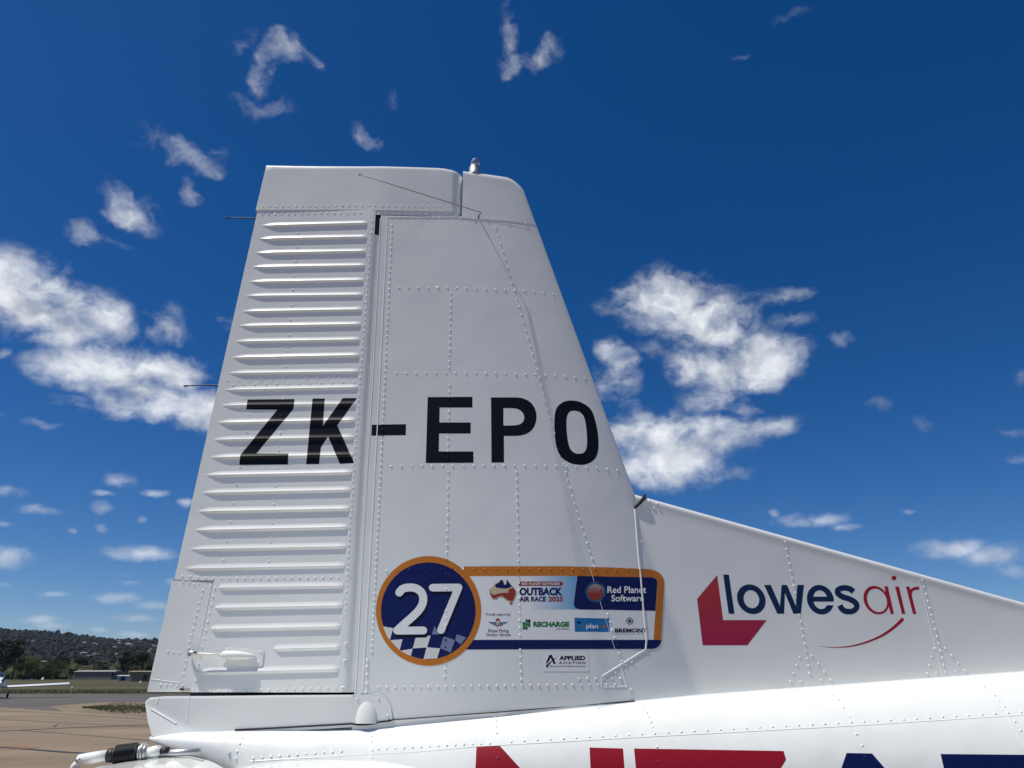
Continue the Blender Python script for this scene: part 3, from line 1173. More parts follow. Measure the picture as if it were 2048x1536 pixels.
wpoly = lo_([(632, 170), (690, 170), (768, 350), (781, 170), (828, 170), (904, 350), (915, 170), (973, 170), (946, 416), (882, 416), (810, 238), (803, 416), (745, 416)])
dk.append([wpoly])
for lp in dk:
    decal('logo_letter', [lp], S_dors, MDKBLUE, LOGO)
# letter e: ring opened at the right below the bar, plus bar
ering = [(1113 + 115 * math.cos(rad(a_)) + 12.6 * math.sin(rad(a_)), 296 + 126 * math.sin(rad(a_))) for a_ in range(22, 366, 6)] + [(1222, 312), (1166, 312)] + [(1113 + 62 * math.cos(rad(a_)) + 8 * math.sin(rad(a_)), 296 + 80 * math.sin(rad(a_))) for a_ in range(360, 34, -6)]
decal('logo_letter', [[lo_(ering)]], S_dors, MDKBLUE, LOGO)
decal('logo_letter_bar', [[lo_([(1046, 270), (1185, 270), (1186, 312), (1050, 312)])]], S_dors, MDKBLUE, LOGO, .00033)
spath = smooth_open([(1396, 228), (1362, 203), (1312, 195), (1266, 210), (1262, 240), (1300, 270), (1365, 292), (1412, 322), (1422, 362), (1388, 394), (1335, 396), (1298, 376), (1280, 344)], 5)
decal('logo_letter', [[lo_(stroke(spath, 48, False))]], S_dors, MDKBLUE, LOGO)
aro = ell(1590, 300, 108, 122, 40, .17); ari = ell(1596, 302, 84, 100, 40, .17)
decal('logo_letter', [[lo_(aro), lo_(ari)]], S_dors, MRED, LOGO)
decal('logo_letter_stem', [[lo_([(1657, 182), (1688, 182), (1741, 418), (1712, 418)])]], S_dors, MRED, LOGO, .00033)
decal('logo_letter', [[lo_([(1750, 184), (1783, 184), (1838, 418), (1809, 418)])], [lo_(ell(1741, 111, 21, 20, 20))]], S_dors, MRED, LOGO)
decal('logo_letter', [[lo_([(1843, 184), (1873, 184), (1932, 418), (1903, 418)])]], S_dors, MRED, LOGO)
decal('logo_letter_arm', [[lo_(stroke(smooth_open([(1882, 262), (1886, 228), (1908, 204), (1955, 196)], 5), [22, 26], False))]], S_dors, MRED, LOGO, .00033)
sw = smooth_open([(1090, 689), (1170, 700), (1260, 703), (1350, 696), (1450, 676), (1560, 638), (1660, 590), (1745, 528), (1812, 466)], 5)
nsw = len(sw)
decal('logo_swoosh', [[lo_(stroke(sw, [1 + 28 * (i / (nsw - 1)) ** 1.1 for i in range(nsw)]))]], S_dors, MRED, LOGO)
PRINTS += [(chev, MLRED, None), (wpoly, MDKBLUE, None)]

# big letters on the fuselage flank --------------------------------------------------
FL = bpy.data.objects.new('fuselage_lettering', None)
link(FL, PLANE)
FL.matrix_parent_inverse = Matrix.Translation(-Vector(PLANE.location))
fl = [([(953, 1492), (1000, 1492), (1040, 1536), (1085, 1585), (1052, 1600), (1000, 1580), (949, 1580)], MBRED),
      ([(1179, 1495), (1246, 1497), (1252, 1580), (1183, 1580)], MBRED),
      ([(1268, 1497), (1567, 1502), (1572, 1519), (1562, 1536), (1548, 1560), (1274, 1560)], MBRED),
      ([(1693, 1506), (1744, 1507), (1770, 1537), (1805, 1580), (1668, 1580)], MBNAVY),
      ([(1881, 1508), (2090, 1510), (2110, 1580), (1898, 1580)], MBNAVY)]
for P_, m in fl:
    decal('letter', [[P_]], S_fus, m, FL, .0004, 14, 7)
    PRINTS.append((P_, m, None))

# race sticker ---------------------------------------------------------------------
b9 = lambda p: zpx(p, 940, 1110, 4.876)
c9 = lambda p: zpx(p, 740, 1080, 5.12)
banner_o = b9([(-60, 112), (300, 110), (900, 109), (1400, 122), (1740, 138)] + [(1895 - 150 + 150 * math.sin(rad(k)), 270 - 128 * math.cos(rad(k))) for k in range(8, 90, 10)] + [(1895, 270), (1866, 826), (1790, 826), (1828, 270)] + [(1828 - 55 + 55 * math.cos(rad(k)), 262 - 44 * math.sin(rad(k))) for k in range(0, 95, 15)] + [(1400, 212), (900, 203), (300, 204), (-60, 206)])
STK = decal('race_sticker', [[b9([(-40, 206), (300, 204), (900, 203), (1400, 212), (1775, 218), (1828, 262), (1794, 826), (-40, 826)])]], S_mix, MSTK, PLANE, .0002)
decal('orange_border', [[banner_o]], S_mix, MORANGE, STK, .0004)
blue_b = b9([(-80, 828), (1866, 828)] + [(1866 - 90 + 90 * math.cos(rad(k)), 828 + 88 * math.sin(rad(k))) for k in range(15, 95, 15)] + [(900, 918), (-60, 922)])
decal('blue_border', [[blue_b]], S_mix, MNAVY, STK, .0004)
navy_box = b9([(1046, 203), (1400, 212), (1770, 218), (1812, 232), (1827, 262), (1808, 545), (1400, 536), (1065, 532), (1030, 518), (1012, 485), (1014, 440)])
decal('navy_panel', [[navy_box]], S_mix, MNAVY, STK, .0004)
# pale blue fade beside the panel
xg0, xg1 = S_mix(1062, 1180).x, S_mix(1150, 1180).x
MFADE = mat('pale_blue_fade_print', (0.8, 0.8, 0.8), 0.42)
_nt = MFADE.node_tree
_t = _nt.nodes.new('ShaderNodeTexCoord'); _s = _nt.nodes.new('ShaderNodeSeparateXYZ'); _nt.links.new(_t.outputs['Object'], _s.inputs[0])
_r = _nt.nodes.new('ShaderNodeMapRange'); _r.inputs['From Min'].default_value = xg0; _r.inputs['From Max'].default_value = xg1
_nt.links.new(_s.outputs[0], _r.inputs['Value'])
_x = _nt.nodes.new('ShaderNodeMix'); _x.data_type = 'RGBA'
_x.inputs[6].default_value = (0.80, 0.81, 0.82, 1); _x.inputs[7].default_value = (0.16, 0.42, 0.66, 1)
_nt.links.new(_r.outputs[0], _x.inputs[0]); _nt.links.new(_x.outputs[2], _nt.nodes['Principled BSDF'].inputs['Base Color'])
decal('blue_fade_panel', [[b9([(600, 205), (1043, 205), (1011, 440), (1012, 485), (1030, 518), (1055, 531), (600, 531)])]], S_mix, MFADE, STK, .0003)
# round badge
ring_o = c9(ell(600, 726, 539, 561, 72)); ring_i = c9(ell(597, 726, 485, 496, 72))
decal('badge_ring', [[ring_o, ring_i]], S_mix, MORANGE, STK, .0006)
decal('badge_disc', [[ring_i]], S_mix, MNAVY, STK, .00055)
CHK = [[(133, 885), (238, 902), (204, 1022), (185, 1000), (160, 955)], [(206, 1026), (333, 1016), (303, 1128), (258, 1082)],
       [(472, 985), (620, 980), (585, 1100), (437, 1110)], [(312, 1134), (437, 1112), (418, 1188), (360, 1160)], [(580, 1098), (717, 1110), (688, 1212), (548, 1220)]]
decal('checker_flag', [[c9(p)] for p in CHK], S_mix, MCHK, STK, .0007)
decal('checker_flag', [[c9(p)] for p in ([(755, 985), (870, 1025), (825, 1152), (717, 1108)], [(660, 880), (705, 960), (738, 968), (632, 968)], [(890, 965), (985, 1000), (928, 1068), (872, 1025)])], S_mix, MGREY, STK, .0007)
two = smooth_open([(300, 538), (335, 500), (400, 486), (470, 495), (525, 535), (545, 595), (535, 660), (495, 725), (435, 785), (350, 860)], 4) + [(278, 925)]
sh = lambda p: [(x + 14, y + 34) for x, y in p]
dig2 = [stroke(two, 82), stroke([(278, 928), (545, 926)], 80)]
dig7 = [stroke([(642, 488), (906, 486)], 78), stroke([(906, 487), (727, 922)], 78)]
for k, p in enumerate(dig2 + dig7):
    decal('numeral_shadow', [[c9(sh(p))]], S_mix, MNAVYD, STK, .00072 + .00002 * k)
for k, p in enumerate(dig2 + dig7):
    decal('numeral', [[c9(p)]], S_mix, MSTK, STK, .00082 + .00002 * k)
# emblem: a land outline in two colours with a pale streak
au = zpx([(210, 330), (310, 240), (350, 185), (410, 168), (462, 100), (520, 100), (545, 150), (560, 205), (588, 200), (600, 80), (650, 140), (700, 210), (760, 270), (810, 330), (830, 400), (800, 510), (765, 585), (740, 650), (705, 690), (670, 660), (660, 600), (600, 570), (530, 510), (480, 490), (420, 510), (370, 550), (310, 555), (260, 520), (222, 440)], 960, 1150, 11.378)
decal('emblem_shadow', [[[(x + .5, y + 1.3) for x, y in au]]], S_mix, MGREY, STK, .00028)
decal('emblem_outline', [[au]], S_mix, MSAND, STK, .00033)
e9 = lambda p: zpx(p, 960, 1150, 11.378)
decal('emblem_blue', [[e9([(335, 245), (365, 200), (420, 182), (470, 118), (512, 118), (530, 160), (548, 222), (600, 215), (612, 112), (650, 160), (700, 228), (730, 258), (640, 300), (560, 310), (380, 290)])]], S_mix, MNAVY, STK, .00042)
decal('emblem_red', [[e9([(232, 345), (262, 420), (300, 452), (420, 425), (520, 405), (650, 400), (640, 345), (745, 282), (800, 345), (815, 400), (790, 500), (740, 600), (650, 575), (600, 550), (530, 492), (480, 474), (415, 494), (365, 530), (312, 536), (270, 505), (238, 440)])]], S_mix, MRST, STK, .00042)
decal('emblem_red', [[e9([(683, 610), (730, 610), (722, 650), (704, 672), (688, 650)])]], S_mix, MRST, STK, .00042)
def T(s, box, m, bold=.0, shear=0.0, off=.00045, conv=b9, sp=1.0):
    (u0, v0), (u1, v1) = conv([(box[0], box[1]), (box[2], box[3])])
    return decal('print_text', None, S_mix, m, STK, off, 7, None, text_tess(s, (u0, v0, u1, v1), bold, shear, sp))
pill = b9([(482 + 0, 258), (885, 258)] + [(885 + 21 * math.sin(rad(k)), 280 - 22 * math.cos(rad(k))) for k in range(20, 180, 20)] + [(885, 302), (482, 302), (470, 280)])
decal('red_pill', [[pill]], S_mix, MRST, STK, .0004)
T('RED PLANET SOFTWARE', (503, 267, 875, 294), MSTK, .012, .12, .00055)
T('OUTBACK', (482, 318, 902, 395), MNAVY, .05)
T('AIR RACE', (482, 405, 742, 455), MNAVY, .045)
T('2025', (764, 405, 908, 455), MRST, .045)
T('Red Planet', (1340, 305, 1718, 372), MSTK, .02, 0, .0015)
T('Software', (1378, 388, 1697, 453), MSTK, .02, 0, .0015)
MPL = grad_mat('planet_print', (0.30, 0.03, 0.01), (0.36, 0.30, 0.28), S_mix(1190, 1188).z, S_mix(1190, 1168).z)
decal('planet_halo', [[b9(ell(1225, 362, 100, 100))]], S_mix, MTEAL, STK, .00055)
decal('planet', [[b9(ell(1225, 362, 80, 80))]], S_mix, MPL, STK, .00065)
T('Proudly supporting', (152, 566, 395, 598), MNAVYD, .008, .25)
T('Royal Flying', (180, 722, 376, 764), MNAVYD, .01)
T('Doctor Service', (160, 762, 396, 792), MNAVYD, .01)
for k in range(4):
    w0, w1 = 176 + 22 * k, 374 - 22 * k
    y_ = 652 + 13 * k
    decal('wing_emblem', [[b9([(w0, y_), (250, y_ + 3), (250, y_ + 12), (w0 + 16, y_ + 10)])], [b9([(w1, y_), (292, y_ + 3), (292, y_ + 12), (w1 - 16, y_ + 10)])]], S_mix, MTEAL, STK, .0004)
decal('wing_emblem_crest', [[b9(ell(271, 664, 24, 34, 20)), b9(ell(271, 662, 15, 22, 16))], [b9([(248, 634), (256, 622), (271, 616), (286, 622), (294, 634), (271, 640)])], [b9([(262, 662), (280, 662), (276, 674), (266, 674)])], [b9([(269, 698), (274, 698), (273, 714), (270, 714)])]], S_mix, MRST, STK, .00045)
for (x0, y0, x1, y1, m) in ((513, 655, 541, 690, MGREEN), (513, 693, 541, 727, MGREEN), (543, 628, 564, 655, MGREEND), (567, 628, 588, 664, MNAVYD), (543, 658, 564, 695, MGREEN), (567, 667, 588, 702, MGREEND), (543, 698, 561, 728, MGREEND)):
    decal('fuel_emblem', [[b9([(x0, y0), (x1, y0), (x1, y1), (x0, y1)])]], S_mix, m, STK, .0004)
T('RECHARGE', (617, 650, 968, 702), MGREEN, .06)
T('petroleum', (840, 710, 968, 734), MGREEND, .01, .2)
decal('blue_panel', [[b9([(1018, 612), (1357, 619), (1362, 750), (1023, 748)])]], S_mix, MCYAN, STK, .0004)
decal('plane_mark', [[b9([(1035, 662), (1055, 650), (1066, 645), (1090, 660), (1070, 666), (1062, 670)])]], S_mix, MNAVYD, STK, .0005)
T('plan', (1132, 668, 1250, 730), MSTK, .02, 0, .0005)
T('av', (1072, 684, 1114, 710), MBROWN, .03, 0, .0005)
T('efb', (1268, 676, 1338, 710), MBROWN, .03, 0, .0005)
T('BREMONT', (1413, 716, 1728, 756), MNAVYD, .04, 0, .0012)
star = [(1557 + (50 if k % 4 == 0 else 36 if k % 2 == 0 else 9) * math.sin(rad(22.5 * k)), 644 - (50 if k % 4 == 0 else 36 if k % 2 == 0 else 9) * math.cos(rad(22.5 * k))) for k in range(16)]
decal('compass_emblem', [[b9(star)]], S_mix, MNAVYD, STK, .0004)
decal('compass_emblem', [[b9(ell(1557, 644, 33, 33, 24)), b9(ell(1557, 644, 27, 27, 24))]], S_mix, MNAVYD, STK, .00045)
# small sticker below
ST2 = decal('maintenance_sticker', [[b9([(700, 942), (1155, 942), (1162, 1135), (703, 1135)])]], S_fin, MSTK, PLANE, .0006)
def T2(s, box, bold, sp=1.0):
    (u0, v0), (u1, v1) = zpx([(box[0], box[1]), (box[2], box[3])], 1080, 1295, 18.62)
    decal('print_text', None, S_fin, MNAVYD, ST2, .0008, None, None, text_tess(s, (u0, v0, u1, v1), bold, 0, sp))
T2('APPLIED', (715, 310, 1685, 472), .045)
T2('AVIATION', (700, 525, 1690, 612), .03, 1.35)
T2('Maintenance & Modification Specialists', (370, 665, 1700, 735), .012)
a9 = lambda p: zpx(p, 1080, 1295, 18.62)
decal('letter_emblem', [[a9([(350, 275), (440, 275), (595, 612), (505, 612), (400, 375), (320, 520), (225, 610), (225, 560)])], [a9([(500, 430), (650, 355), (520, 455), (460, 470)])]], S_fin, MNAVYD, ST2, .0008)
decal('letter_emblem', [[a9([(225, 660), (455, 470), (450, 505), (340, 640), (265, 765), (240, 745)])]], S_fin, MDKBLUE, ST2, .0009)
PRINTS += [(c9(p), MSTK, None) for p in dig2 + dig7] + [(c9(p), MCHK, None) for p in CHK]
PRINTS += [(ring_o, MORANGE, ring_i), (ring_i, MNAVY, None), (banner_o, MORANGE, None), (blue_b, MNAVY, None), (navy_box, MNAVY, None)]

# seams: lapped sheet edges -------------------------------------------------------
def ridge(name, pts, surf, nrm, parent, w=.0032, h=.0012, m=MR, step=18, under=.0006):
    path = []
    for (a_, b_) in zip(pts[:-1], pts[1:]):
        n = max(1, int(math.hypot(b_[0] - a_[0], b_[1] - a_[1]) / step))
        path += [(lerp(a_[0], b_[0], k / n), lerp(a_[1], b_[1], k / n)) for k in range(n)]
    path.append(pts[-1])
    P = [surf(u, v) for u, v in path]
    mb = MB(); rows = []
    for i, p in enumerate(P):
        d = (P[min(i + 1, len(P) - 1)] - P[max(i - 1, 0)]).normalized()
        n = nrm(p)
        s_ = d.cross(n).normalized()
        rows.append([p - s_ * w - n * under, p - s_ * w * .5 + n * h, p + s_ * w * .5 + n * h, p + s_ * w - n * under])
    mb.grid(rows)
    o = mb.build(name, m, parent, False)
    return o
S_tab = lambda u, v, off=0.0: hit(u, v, y_tab, off)
S_horn = lambda u, v, off=0.0: hit(u, v, y_horn, off)
S_tip = lambda u, v, off=0.0: hit(u, v, y_tip, off)
S_rb = lambda u, v, off=0.0: hit(u, v, lambda x, z: DY - rud_base(x, z), off)
ridge('lap_seam', [(775, 437), (761, 735), (747, 1000), (725, 1386)], S_fin, n_fin, FIN)
ridge('lap_seam', [(761, 437), (747, 735), (731, 1000), (711, 1386)], S_fin, n_fin, FIN, .003, .0012)
ridge('lap_seam', [(984, 462), (1024, 600), (1062, 740), (1110, 912), (1140, 1010), (1172, 1108), (1196, 1190), (1238, 1325)], S_fin, n_fin, FIN, .0018, .0005)
ridge('lap_seam', [(938, 441), (985, 444), (1030, 451), (1072, 462)], S_fin, n_fin, FIN, .0020, .0007)
ridge('lap_seam', [(776, 434), (930, 434)], S_fin, n_fin, FIN, .0035, .0016)
ridge('lap_seam', JOINT, S_dors, n_dors, DORS, .0052, .0030)
ridge('lap_seam', [(1291, 1299), (1241, 1330), (1204, 1353)], S_fin, n_fin, FIN, .0042, .0020)
ridge('lap_seam', [(1204, 1353), (1203, 1370), (1208, 1374), (1254, 1373)], S_fin, n_fin, FIN, .0030, .0012)
ridge('lap_seam', [(1241, 1330), (1254, 1373), (1263, 1396)], S_fin, n_fin, FIN, .0036, .0016)
ridge('lap_seam', [(1836, 1150), (1886, 1352)], S_dors, n_dors, DORS, .0022, .0009)
ridge('lap_seam', [(514, 419), (700, 418.5), (905, 421), (918, 424)], S_horn, n_horn, HORN, .003, .0016)
# rudder nose strip with its scalloped edge
sc_pts = []
for i, (ul, vl, ur, vr) in enumerate(BEADS_PX[1:]):
    sc_pts += [(ur + 2.5, vr - 10), (ur + 2.0, vr + 6), (ur + 4.0, vr + 12)]
ridge('nose_strip_edge', [(735, 466)] + sc_pts, S_rb, n_rud, RUD, .0018, .0008)
ridge('lap_seam', [(346, 1159), (426, 1164)], S_tab, n_tab, TAB, .0016, .0006, MDARK)
ridge('lap_seam', [(424, 1166), (379, 1384)], S_tab, n_tab, TAB, .0020, .0009)
ridge('lap_seam', [(301, 1358), (360, 1366)], S_tab, n_tab, TAB, .0020, .0009)
ridge('lap_seam', [(405, 1166), (372, 1310), (362, 1366)], S_tab, n_tab, TAB, .0014, .0004)
# fuselage seams
ridge('lap_seam', [(742, 1508), (830, 1504), (953, 1493), (1290, 1474), (1400, 1468), (1700, 1452), (2048, 1430), (2200, 1420)], S_fus, n_fus, FUS, .0020, .0010)
ridge('lap_seam', [(1290, 1420), (1300, 1472)], S_fus, n_fus, FUS, .0016, .0006)
ridge('lap_seam', [(2013, 1433), (2048, 1490), (2070, 1530)], S_fus, n_fus, FUS, .0022, .0009)
ridge('lap_seam', [(1270, 1403), (1500, 1386), (1800, 1363), (2048, 1345), (2200, 1333)], S_fus, n_fus, FUS, .006, .0016)
ridge('strap_edge', [(742, 1452), (738, 1478), (732, 1486), (712, 1492), (706, 1504), (703, 1525)], S_fus, n_fus, FUS, .0024, .0012)
ridge('strap_edge', [(752, 1450), (747, 1490), (744, 1527)], S_fus, n_fus, FUS, .0024, .0012)
S_sk = lambda u, v, off=0.0: hit(u, v, y_skirt, off)
n_sk = n_of(y_skirt)
ridge('lap_seam', [(318, 1395), (313, 1410)], S_sk, n_sk, SKIRT, .0022, .0010)
ridge('lap_seam', [(380, 1394), (377, 1420), (374, 1445)], S_sk, n_sk, SKIRT, .0020, .0008)
ridge('lap_seam', [(302, 1418), (330, 1434), (352, 1447)], lambda u, v: S_sk(u, v, .001), n_sk, SKIRT, .0040, .0015, MR)
# dark tubes painted as gap shade along the fin root and under the fairing
def tube_px(name, pts, surf, r, m, parent):
    P = [surf(u, v) for u, v in pts]
    mb = MB(); mb.tube(P, r, 8)
    return mb.build(name, m, parent, True)
tube_px('root_gap_shade', [(470, 1460), (560, 1455.5), (640, 1451), (704, 1447.5), (714, 1449.5), (735, 1449), (750, 1447), (757, 1444), (783, 1441)], lambda u, v: hit(u, v, y_skirt if u < 706 else y_plate, .002), .0034, MDARK, FUS)
tube_px('root_gap_shade', [(783, 1441), (1000, 1425), (1270, 1403)], lambda u, v: hit(u, v - 1, y_fin, .004), .0020, MDARK, FUS)

# cover plate and bulge -------------------------------------------------------------
S_plate = lambda u, v, off=0.0: hit(u, v, y_plate, off)
PLATE = decal('hinge_cover_plate', [[pl]], S_plate, MW, PLANE, .0005, 8, 8)
ridge('plate_edge', pl[2:9], S_plate, n_of(y_plate), PLATE, .0022, .0010)
mb = MB(); rows = []
for i in range(17):
    rho = i / 16
    row = []
    for k in range(33):
        a_ = math.pi * k / 32
        u = 733.5 - 23 * rho * math.cos(a_)
        v = 1447 - 45 * rho * math.sin(a_)
        h = 0.015 * max(0.0, 1 - rho ** 2.2) ** 0.9
        p = S_plate(u, v); p.y -= h - .0005
        row.append(p)
    rows.append(row)
mb.grid(rows)
mb.build('hinge_bulge', MW, PLATE, True)

# trim tab actuator fairing, push rod and horn ----------------------------------------
g9 = lambda x, y: (360 + x / 10.24, 1270 + y / 10.24)
plate = [g9(*p) for p in ((930, 258), (1700, 300), (1715, 320), (1680, 610), (1650, 630), (880, 575), (905, 320))]
PLT = decal('actuator_plate', [[plate]], S_rb, MW, RUD, .003, 10, 10)
ridge('plate_edge', plate + [plate[0]], lambda u, v: S_rb(u, v, .0025), n_rud, RUD, .0016, .0007)
def rb(x, y, off):
    u, v = g9(x, y)
    return S_rb(u, v, off)
mb = MB()
mb.tube([rb(870, 400, .014), rb(900, 405, .020), rb(1100, 415, .022), rb(1300, 425, .019), rb(1450, 437, .011), rb(1550, 447, .004)], [.011, .0165, .018, .0155, .009, .002], 14)
mb.build('actuator_fairing', MW, RUD, True)
mb = MB()
mb.tube([rb(340, 380, .020), rb(600, 392, .018), rb(900, 405, .018)], .0048, 10)
mb.build('push_rod', MW, RUD, True)
mb = MB()
mb.tube([rb(170, 372, .018), rb(235, 368, .020), rb(350, 378, .020)], [.009, .010, .007], 10)
mb.build('clevis', MSTEEL, RUD, True)
mb = MB()
mb.tube([rb(200, 400, .002), rb(215, 390, .026)], .006, 10)
mb.tube([rb(300, 390, .010), rb(300, 350, .030)], .004, 8)
mb.build('tab_horn', MRUB, RUD, True)
mb = MB()
mb.tube([rb(0, 1110, .002), rb(60, 1112, .003)], .0045, 8)
mb.tube([rb(60, 1105, .003), rb(200, 1108, .002)], .0012, 6)
mb.tube([rb(60, 1132, .003), rb(200, 1140, .002)], .0012, 6)
mb.build('tab_hinge_pin', MRUB, RUD, True)

# rivets ---------------------------------------------------------------------------
def inside(p, poly):
    x, y = p; c_ = False; n = len(poly); j = n - 1
    for i in range(n):
        xi, yi = poly[i]; xj, yj = poly[j]
        if (yi > y) != (yj > y) and x < (xj - xi) * (y - yi) / (yj - yi) + xi:
            c_ = not c_
        j = i
    return c_
def print_at(u, v):
    for P_, m, hole in PRINTS:
        if inside((u, v), P_) and not (hole and inside((u, v), hole)):
            return m
    return MR
class Rivets:
    def __init__(s, surf, nrm, r=.0047, h=.0026):
        s.surf, s.nrm, s.r, s.h = surf, nrm, r, h
        s.v, s.f, s.m, s.mats = [], [], [], []
    def add(s, u, v, k=1.0, off=0.0, screw=False):
        p = s.surf(u, v)
        n = s.nrm(p)
        p = p + n * off
        m = print_at(u, v)
        if m not in s.mats:
            s.mats.append(m)
        mi = s.mats.index(m)
        x = n.cross(Vector((0, 0, 1))).normalized(); y = x.cross(n)
        b = len(s.v); SG = 8
        k *= random.uniform(.9, 1.1)
        r, h = s.r * k, s.h * k * random.uniform(.8, 1.1)
        for (rr, hh) in ((1.0, -.0006), (.96, .35 * h), (.66, .8 * h)):
            for i in range(SG):
                a_ = 2 * math.pi * i / SG
                s.v.append(p + (x * math.cos(a_) + y * math.sin(a_)) * r * rr + n * hh)
        s.v.append(p + n * h)
        for q in range(2):
            for i in range(SG):
                j = (i + 1) % SG
                s.f.append((b + q * SG + i, b + q * SG + j, b + (q + 1) * SG + j, b + (q + 1) * SG + i)); s.m.append(mi)
        for i in range(SG):
            s.f.append((b + 2 * SG + i, b + 2 * SG + (i + 1) % SG, b + 3 * SG)); s.m.append(mi)
        if screw:          # small dark disc on the head, painted shade of the cross recess
            if MRUB not in s.mats:
                s.mats.append(MRUB)
            b2 = len(s.v)
            for i in range(6):
                a_ = 2 * math.pi * i / 6
                s.v.append(p + (x * math.cos(a_) + y * math.sin(a_)) * r * .36 + n * (h + .0003))
            s.f.append(tuple(range(b2, b2 + 6))); s.m.append(s.mats.index(MRUB))
    def line(s, pts, step, k=1.0, skip=0, jit=.25):
        d0 = skip * step
        carry = d0
        for (a_, b_) in zip(pts[:-1], pts[1:]):
            l = math.hypot(b_[0] - a_[0], b_[1] - a_[1])
            while carry <= l + 1e-6:
                t = carry / l
                s.add(lerp(a_[0], b_[0], t) + random.uniform(-jit, jit), lerp(a_[1], b_[1], t) + random.uniform(-jit, jit), k)
                carry += step
            carry -= l
    def build(s, parent, name='rivets'):
        o = mk(name, s.v, s.f, None, parent, True, s.mats, s.m)
        o['kind'] = 'stuff'
        return o
random.seed(7)
R = Rivets(S_fin, n_fin)
R.line([(785, 434.5), (932, 436)], 13.6)
R.line([(784, 450), (771, 732), (758, 1008), (743, 1308)], 11.7)
R.line([(798, 575), (900, 575.5), (1000, 579), (1060, 582), (1100, 586), (1118, 592)], 19.3)
R.line([(792, 746), (1000, 746), (1080, 749), (1140, 753), (1170, 757)], 19.9)
R.line([(782, 932), (1000, 930), (1120, 932), (1190, 935), (1245, 941)], 20.6)
R.line([(773, 1141), (940, 1138), (1100, 1138), (1278, 1139)], 21.9)
R.line([(757, 1374), (1000, 1371), (1243, 1368.5)], 16.9)
R.line([(1158, 1357.5), (1242, 1356.5)], 16.6)
R.line([(902, 586), (898, 735)], 12.4)
R.line([(899, 770), (895, 920)], 13.2)
R.line([(897, 944), (893, 1130), (890, 1362)], 14.6)
R.line([(1033, 944), (1037, 1130), (1042, 1360)], 14.8)
R.line([(992, 456), (1000, 484), (1030, 585), (1068, 716), (1110, 868), (1150, 1010), (1184, 1116), (1216, 1232), (1244, 1322)], 16.4)
for u, v in ((735, 1320), (734, 1333), (734, 1349), (734, 1367), (732, 1385)):
    R.add(u, v, 1.3)
for u, v in ((1150, 690), (1157, 720), (1190, 830), (1185, 800), (1235, 955)):
    R.add(u, v, .5)
for u, v in ((1231, 1345), (1252, 1330)):
    R.add(u, v, 1.0)
R.build(FIN)
R = Rivets(lambda u, v: hit(u, v, y_side, 0, 24), n_rud)
R.line([(524, 428), (733, 425)], 13.1)
R.line([(744, 442), (742, 470), (724, 705), (711, 900), (697, 1100), (691, 1230)], 11.6, .85)
for i, (ul, vl, ur, vr) in enumerate(BEADS_PX[:25]):       # mid row between the beads
    f = (vl - 430) / 930
    um = lerp(600, 518, f)
    if 1 <= i < 11 or 12 <= i < 22:
        R.add(um, vl - 12 - 4 * f, .95)
        R.add(um + 1, vl - 21 - 5 * f, .75)
    if 12 < i < 22:
        R.add(lerp(500, 440, (i - 13) / 9), vl - 16 - 2 * f, .9)
R.line([(455, 761), (590, 757), (705, 755)], 22.5, .8)
R.line([(466, 770), (715, 764)], 22.0, .95)
R.line([(365, 1152), (430, 1157), (690, 1154)], 15.6, .95)
R.line([(430, 1176), (420, 1222), (405, 1290), (397, 1330), (387, 1378)], 17.2, 1.0)
R.line([(387, 1382), (690, 1375)], 16.8, .95)
for u, v in ((692, 1288), (690, 1322), (686, 1376)):
    R.add(u, v, 1.5, 0, True)
for u, v in ((366, 1164), (378, 1165), (388, 1168), (398, 1167), (336, 1302), (347, 1304), (358, 1305), (321, 1369), (333, 1369), (343, 1369), (354, 1371), (365, 1371)):
    R.add(u, v, .9)
R.line([(405, 1180), (378, 1290), (365, 1358)], 13.2, .95)
R.build(RUD)
R = Rivets(S_rb, n_rud, .0050, .0024)
for x, y in ((970, 300), (1312, 325), (1650, 345), (930, 525), (1268, 548), (1605, 560)):
    R.add(*g9(x, y), 1.0, .003)
R.build(RUD, 'plate_screws')
R = Rivets(S_horn, n_horn)
R.line([(526, 413), (700, 410.5), (895, 412.5)], 13.2, .9)
R.line([(745, 426), (893, 428)], 13.4, .7)
R.build(HORN)
R = Rivets(S_tip, n_tip, .0050, .0030)
for u, v in ((948, 436), (974, 437), (1014, 440), (1052, 447)):
    R.add(u, v, 1.0, 0, True)
R.build(TIP)
R = Rivets(S_dors, n_dors)
R.line([(1570, 1084), (1575, 1108), (1596, 1215), (1617, 1330), (1621, 1360)], 14.8)
for k in range(5):
    R.add(1600 - 6.5 * k, 1314 + 16 * k); R.add(1624 + 12.5 * k, 1312 + 15.5 * k)
R.add(1601, 1363); R.add(1642, 1360)
R.line([(1844, 1160), (1866, 1240), (1890, 1340), (1893, 1350)], 14.6)
for k in range(4):
    R.add(1869 - 5 * k, 1297 + 16.5 * k); R.add(1890 + 13.3 * k, 1296 + 14.8 * k)
R.add(1873, 1345); R.add(1912, 1342)
for u, v in ((1275, 1020), (1282, 1083), (1298, 1002), (1314, 1007), (1308, 1016), (1300, 1023), (1264, 1324), (1262, 1379)):
    R.add(u, v, 1.1)
R.build(DORS)
R = Rivets(S_fus, n_fus, .0052, .0032)
R.line([(756, 1498), (906, 1490), (996, 1486)], 17.2)
R.line([(1022, 1483), (1390, 1462), (1800, 1439), (2090, 1421)], 26.2)
